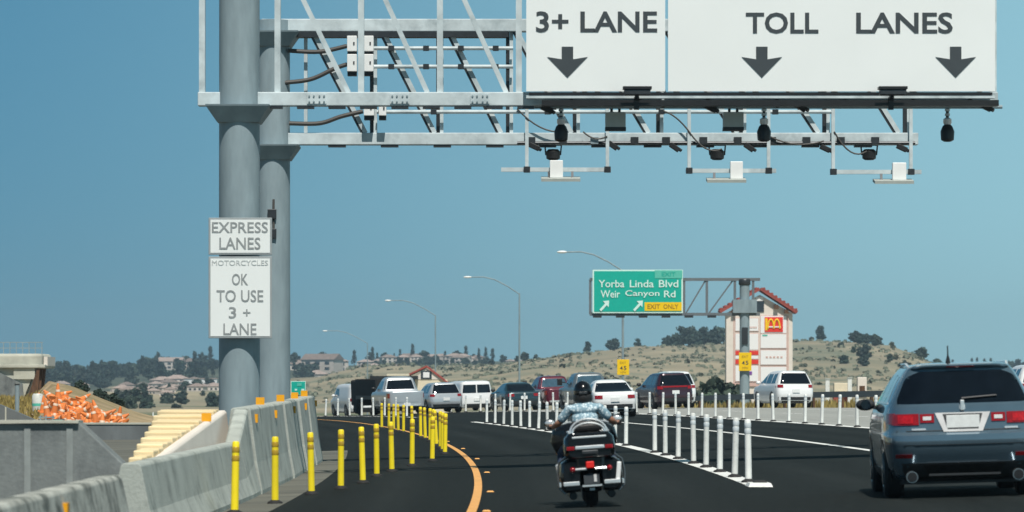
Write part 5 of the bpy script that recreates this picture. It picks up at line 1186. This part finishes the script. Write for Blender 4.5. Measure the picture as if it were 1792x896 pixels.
# ------------------------------------------------------------------ trees, shrubs, houses
def crown_mesh(name, w, h, nclump, nleaf, leaf, m, seed, tall=False):
    rr = random.Random(seed); mb = MB()
    for k in range(nclump):
        a = rr.uniform(0, 6.28); q = rr.random() ** .6; zz = rr.random()
        prof = math.sin(math.pi * min(1, .12 + .8 * zz)) ** .7 if not tall else (1 - zz * .75)
        c = Vector((w * .36 * q * math.cos(a) * prof, w * .36 * q * math.sin(a) * prof, h * (.22 + .66 * zz))); cr = Vector((w * rr.uniform(.13, .24), w * rr.uniform(.13, .24), h * rr.uniform(.09, .17)))
        for i in range(nleaf):
            d = Vector((rr.gauss(0, 1), rr.gauss(0, 1), rr.gauss(0, 1))).normalized(); p = c + Vector((d.x * cr.x, d.y * cr.y, d.z * cr.z)) * rr.uniform(.6, 1.05)
            nn = (d + Vector((rr.gauss(0, .5), rr.gauss(0, .5), rr.gauss(0, .5)))).normalized(); t1 = nn.orthogonal().normalized() * leaf * rr.uniform(.6, 1.2); t2 = nn.cross(t1) * rr.uniform(.6, 1)
            mb.add([p - t1 - t2 * .4, p + t1 * .2 - t2, p + t1 + t2 * .5, p - t1 * .3 + t2], [(0, 1, 2, 3)])
    return mb.build(name, m, data_only=True)
def trunk_mesh(h, seed, w):
    rr = random.Random(seed); mb = MB().tube((0, 0, -.6), (0, 0, h * .45), .05 * w, .035 * w, 7)
    for k in range(5):
        a = 6.28 * k / 5 + rr.random(); z = h * rr.uniform(.25, .42); mb.tube((0, 0, z), (w * .24 * math.cos(a), w * .24 * math.sin(a), z + h * rr.uniform(.18, .34)), .022 * w, .008 * w, 5)
    return mb.build('trunk', 'bark', data_only=True)
KIND = []
for i, (w, h, mm, tall) in enumerate(((8, 6.5, 'leaf_dark', False), (6.5, 7.5, 'leaf_dark', False), (7, 6, 'leaf_mid', False), (4, 10, 'leaf_dark', True), (5, 4, 'leaf_dry', False), (9, 8, 'leaf_mid', False))):
    KIND.append((crown_mesh('crown', w, h, 22, 34, .11 * w * .75, mm, i + 20, tall), trunk_mesh(h, i, w)))
def tree(pos, k, sc, label, group, name='tree', cat='tree'):
    r = thing(name, label, cat, pos, rt.uniform(0, 6.28), group); r.scale = (sc, sc, sc * rt.uniform(.88, 1.12))
    for nm, me in (('crown', KIND[k][0]), ('trunk', KIND[k][1])):
        o = bpy.data.objects.new(nm, me); COL.objects.link(o); o.parent = r
rt = random.Random(9)
def on(hill, px, D): x = X(px, D); return Vector((x, D, hill.h(x, D) - .2))
# wooded ridge on the left
for i in range(146):
    px = rt.uniform(70, 600) if i < 132 else rt.uniform(480, 860); D = rt.uniform(1850, 2420)
    if 375 < px < 505: continue
    if D < 2200 and px > 560: continue
    tree(on(H2, px, D), rt.choice((0, 0, 1, 1, 3, 2)), rt.uniform(.75, 1.35), 'dark tree in the wood covering the left ridge', 'dark trees of the left ridge')
for i in range(34):
    px = 82 + i * 8.7 + rt.uniform(-3, 3); D = rt.uniform(2330, 2400)
    if 376 < px < 505: px += 130
    tree(on(H2, px, D), rt.choice((0, 1, 1, 3, 5)), rt.uniform(.65, 1.25), 'dark tree standing on the left skyline', 'trees along the left skyline')
for px in (652, 660, 668, 674, 690, 696, 712, 722, 735, 742, 763, 779, 850, 862, 800, 815, 838, 880, 648, 700, 790, 828):
    tree(on(H2, px, 2350 + rt.uniform(-40, 30)), rt.choice((0, 1, 3)), rt.uniform(.55, 1.1), 'dark tree among the pale houses on the far ridge', 'trees among the ridge houses')
for i in range(22):
    px = 632 + i * 10.5 + rt.uniform(-4, 4); tree(on(H2, px, rt.uniform(2150, 2270)), rt.choice((0, 1, 2)), rt.uniform(.4, .8), 'dark tree below the pale houses on the far ridge', 'trees below the ridge houses')
# single trees on the tan hill skyline
for px, sc, k in ((918, .8, 0), (938, .7, 2), (1028, .95, 1), (1073, 1.25, 0), (1116, .9, 1), (1168, 1.0, 0), (1436, 1.25, 1), (1420, .8, 4), (1530, .6, 2), (860, .6, 0), (905, .6, 1)):
    tree(on(H1, px, 1690), k, sc * .72, 'lone dark round tree on the tan hill skyline', 'lone trees on the tan hill')
for px, py, sc, k in ((1180, 612, 1.1, 0), (1192, 604, 1.5, 1), (1206, 597, 1.5, 5), (1218, 606, 1.4, 0), (1232, 606, 1.6, 1), (1246, 610, 1.5, 0), (1258, 600, 1.3, 5), (1170, 620, .8, 2), (1224, 596, 1.2, 1)):
    tree(on(H1, px, 1600 + rt.uniform(-60, 60)), k, sc * .74, 'dark tree in the clump on the hill beside the pylon', 'tree clump beside the pylon')
for i in range(32):
    px = rt.uniform(1470, 1640); D = rt.uniform(1150, 1550); tree(on(H1, px, D), rt.choice((0, 2, 4)), rt.uniform(.3, .8), 'scrubby tree in the gully of the tan hill above the guardrail', 'trees in the hill gully')
for i in range(30):
    px = 1600 + i * 7.1 + rt.uniform(-4, 4); tree(on(H3, px, 2560 + rt.uniform(-60, 30)), rt.choice((0, 1, 3, 5)), rt.uniform(.5, 1.0), 'dark tree on the low ridge behind the steel blue car', 'trees on the right ridge')
for i in range(40):
    px = rt.uniform(205, 380); D = rt.uniform(700, 1680); x = X(px, D); tree(Vector((x, D, -4.4)) if D < 700 else on(H1, px, D), rt.choice((0, 1, 2, 2)), rt.uniform(.3, .7), 'small dark tree between the valley roofs', 'trees of the valley')
for px, D, sc in ((140, 203, .085), (148, 204, .075), (180, 204, .085), (196, 203, .10), (208, 202, .09), (172, 205, .08), (215, 203, .07)):
    x = X(px, D); tree(Vector((x, D, mound_h(x, D) - .1)), 4 if px == 215 else 0, sc, 'dark low shrub on the crest of the dirt bank', 'shrubs on the bank', 'shrub', 'shrub')
for px, D, sc in ((1243, 400, .55), (1258, 402, .6), (1272, 400, .5), (1284, 398, .42), (1232, 405, .4)):
    tree(Vector((X(px, D), D, -3.6)), 2, sc * 1.5, 'green shrub at the foot of the white pylon', 'shrubs below the pylon', 'shrub', 'shrub')
# hillside scrub, too many to count
sc_ = MB(); rr = random.Random(14)
for i in range(4200):
    px = rr.uniform(520, 1680); D = rr.uniform(950, 1690); x = X(px, D)
    dens = noise.noise(Vector((x * .02, D * .012, 3.1)))
    if dens < -.05 and rr.random() < .75: continue
    c = Vector((x, D, H1.h(x, D))); r = rr.uniform(.4, 1.25)
    for q in range(7):
        d = Vector((rr.gauss(0, 1), rr.gauss(0, 1), abs(rr.gauss(0, .8)))).normalized(); p = c + d * r * .7; t1 = d.orthogonal().normalized() * r * .6; t2 = d.cross(t1)
        sc_.add([p - t1, p - t2, p + t1, p + t2], [(0, 1, 2, 3)])
tag(sc_.build('hill_scrub', 'scrub'), 'low grey green scrub dotted over the tan hill', 'scrub', kind='stuff')

def house_mesh(w, d, h, rh, hip):
    wall = MB().box((0, 0, h / 2 - 1), (w, d, h + 2)).build('wall', 'house_wall', data_only=True); e = .5
    a = w / 2 + e; b = d / 2 + e; q = (w / 2 - d / 2) * .9 if hip else a
    rf = MB().add([(-a, -b, h), (a, -b, h), (a, b, h), (-a, b, h), (-q, 0, h + rh), (q, 0, h + rh)], [(0, 1, 5, 4), (2, 3, 4, 5), (1, 2, 5), (3, 0, 4), (3, 2, 1, 0)]).build('roof', 'house_roof', data_only=True)
    wins = []
    rows = 2 if h > 4 else 1
    for r_ in range(rows):
        for k in range(3): wins.append(MB().box(((k - 1) * w * .3, -d / 2 - .01, h * (.3 + .42 * r_) + (.4 if rows == 1 else 0)), (w * .14, .08, 1.4)).build('window', 'window_dark', data_only=True))
    return wall, rf, wins
HM = [house_mesh(14, 9, 5.2, 2.4, True), house_mesh(11, 9, 3.2, 2.2, True), house_mesh(17, 10, 6.0, 2.8, False)]
def house(pos, k, label, group, sc=1.0):
    r = thing('house', label, 'house', pos, rt.uniform(-.5, .5), group); r.scale = (sc, sc, sc)
    wall, rf, wins = HM[k]
    for nm, me in [('wall', wall), ('roof', rf)] + [('window', w_) for w_ in wins]:
        o = bpy.data.objects.new(nm, me); COL.objects.link(o); o.parent = r
for px, D, k in ((640, 2250, 0), (662, 2300, 1), (680, 2290, 0), (706, 2310, 0), (718, 2330, 2), (730, 2310, 0), (745, 2335, 1), (757, 2320, 2), (772, 2335, 0), (786, 2340, 1), (795, 2300, 0), (810, 2310, 0), (822, 2335, 1), (836, 2345, 0), (893, 2330, 1), (905, 2325, 1), (655, 2180, 1), (690, 2200, 1), (803, 2260, 0)):
    house(on(H2, px, D), k, 'pale stucco house in the row along the far ridge', 'houses along the far ridge', rt.uniform(.5, .72))
for px, D, k, sc in ((564, 2050, 2, 1.15), (580, 2080, 0, 1.2), (522, 2100, 1, 1.1), (512, 2180, 1, 1.0), (555, 1950, 1, 1.0)):
    house(on(H2, px, D), k, 'pinkish two storey house in the trees right of the rear column', 'houses right of the column', sc)
for px, D, k, sc in ((284, 1845, 0, .75), (296, 1835, 1, .8), (310, 1840, 0, .8), (324, 1842, 1, .7), (340, 1838, 1, .8), (222, 1830, 1, .7), (250, 1825, 1, .6), (108, 1835, 0, .6), (145, 1840, 1, .6), (273, 1830, 1, .6), (330, 1820, 1, .7), (300, 2340, 2, .9), (330, 2345, 0, .9)):
    house(on(H2, px, D), k, 'pale house half sunk in the dark trees of the left ridge', 'houses on the left ridge', sc)
for i in range(46):
    px = rt.uniform(205, 385); D = 1180 + i * 11; house(on(H1, px, D), 1, 'grey pink roofed house on the valley floor', 'houses in the valley', rt.uniform(.34, .52))
t = thing('long_building', 'long low white building beyond the valley houses', 'building', on(H2, 352, 1750)); MB().box((0, 0, 1.2), (15, 8, 5)).build('wall', 'panel_white', t); MB().box((0, 0, 3.9), (15.6, 8.6, .4)).build('roof', 'house_roof', t)
for k in range(5): MB().box((-6 + 3 * k, -4.02, 2.2), (1.4, .06, 1)).build('window', 'window_dark', t)
t = thing('white_fence', 'short white rail fence at the bottom of the dirt bank', 'fence', (X(292, 300), 300, -3.0))
for k in range(7): MB().box((X(268 + 9 * k, 300), 300, -1.95), (.09, .09, 2.6 + (.2 if k % 2 else 0))).build('post', 'white_plastic', t, world=True)
MB().box((X(295, 300), 300, -.95), (2.6, .05, .12)).build('rail', 'white_plastic', t, world=True)

# ------------------------------------------------------------------ air
hz = MB().box((0, 1650, 30), (5600, 3800, 80)).build('haze', 'field'); hz['kind'] = 'stuff'
hm = bpy.data.materials.new('haze'); hm.use_nodes = True; n = hm.node_tree; n.nodes.clear()
pv = n.nodes.new('ShaderNodeVolumePrincipled'); pv.inputs['Color'].default_value = (.60, .80, .95, 1); pv.inputs['Density'].default_value = .00016; pv.inputs['Anisotropy'].default_value = .2
ov = n.nodes.new('ShaderNodeOutputMaterial'); n.links.new(pv.outputs[0], ov.inputs['Volume']); hz.data.materials.clear(); hz.data.materials.append(hm)
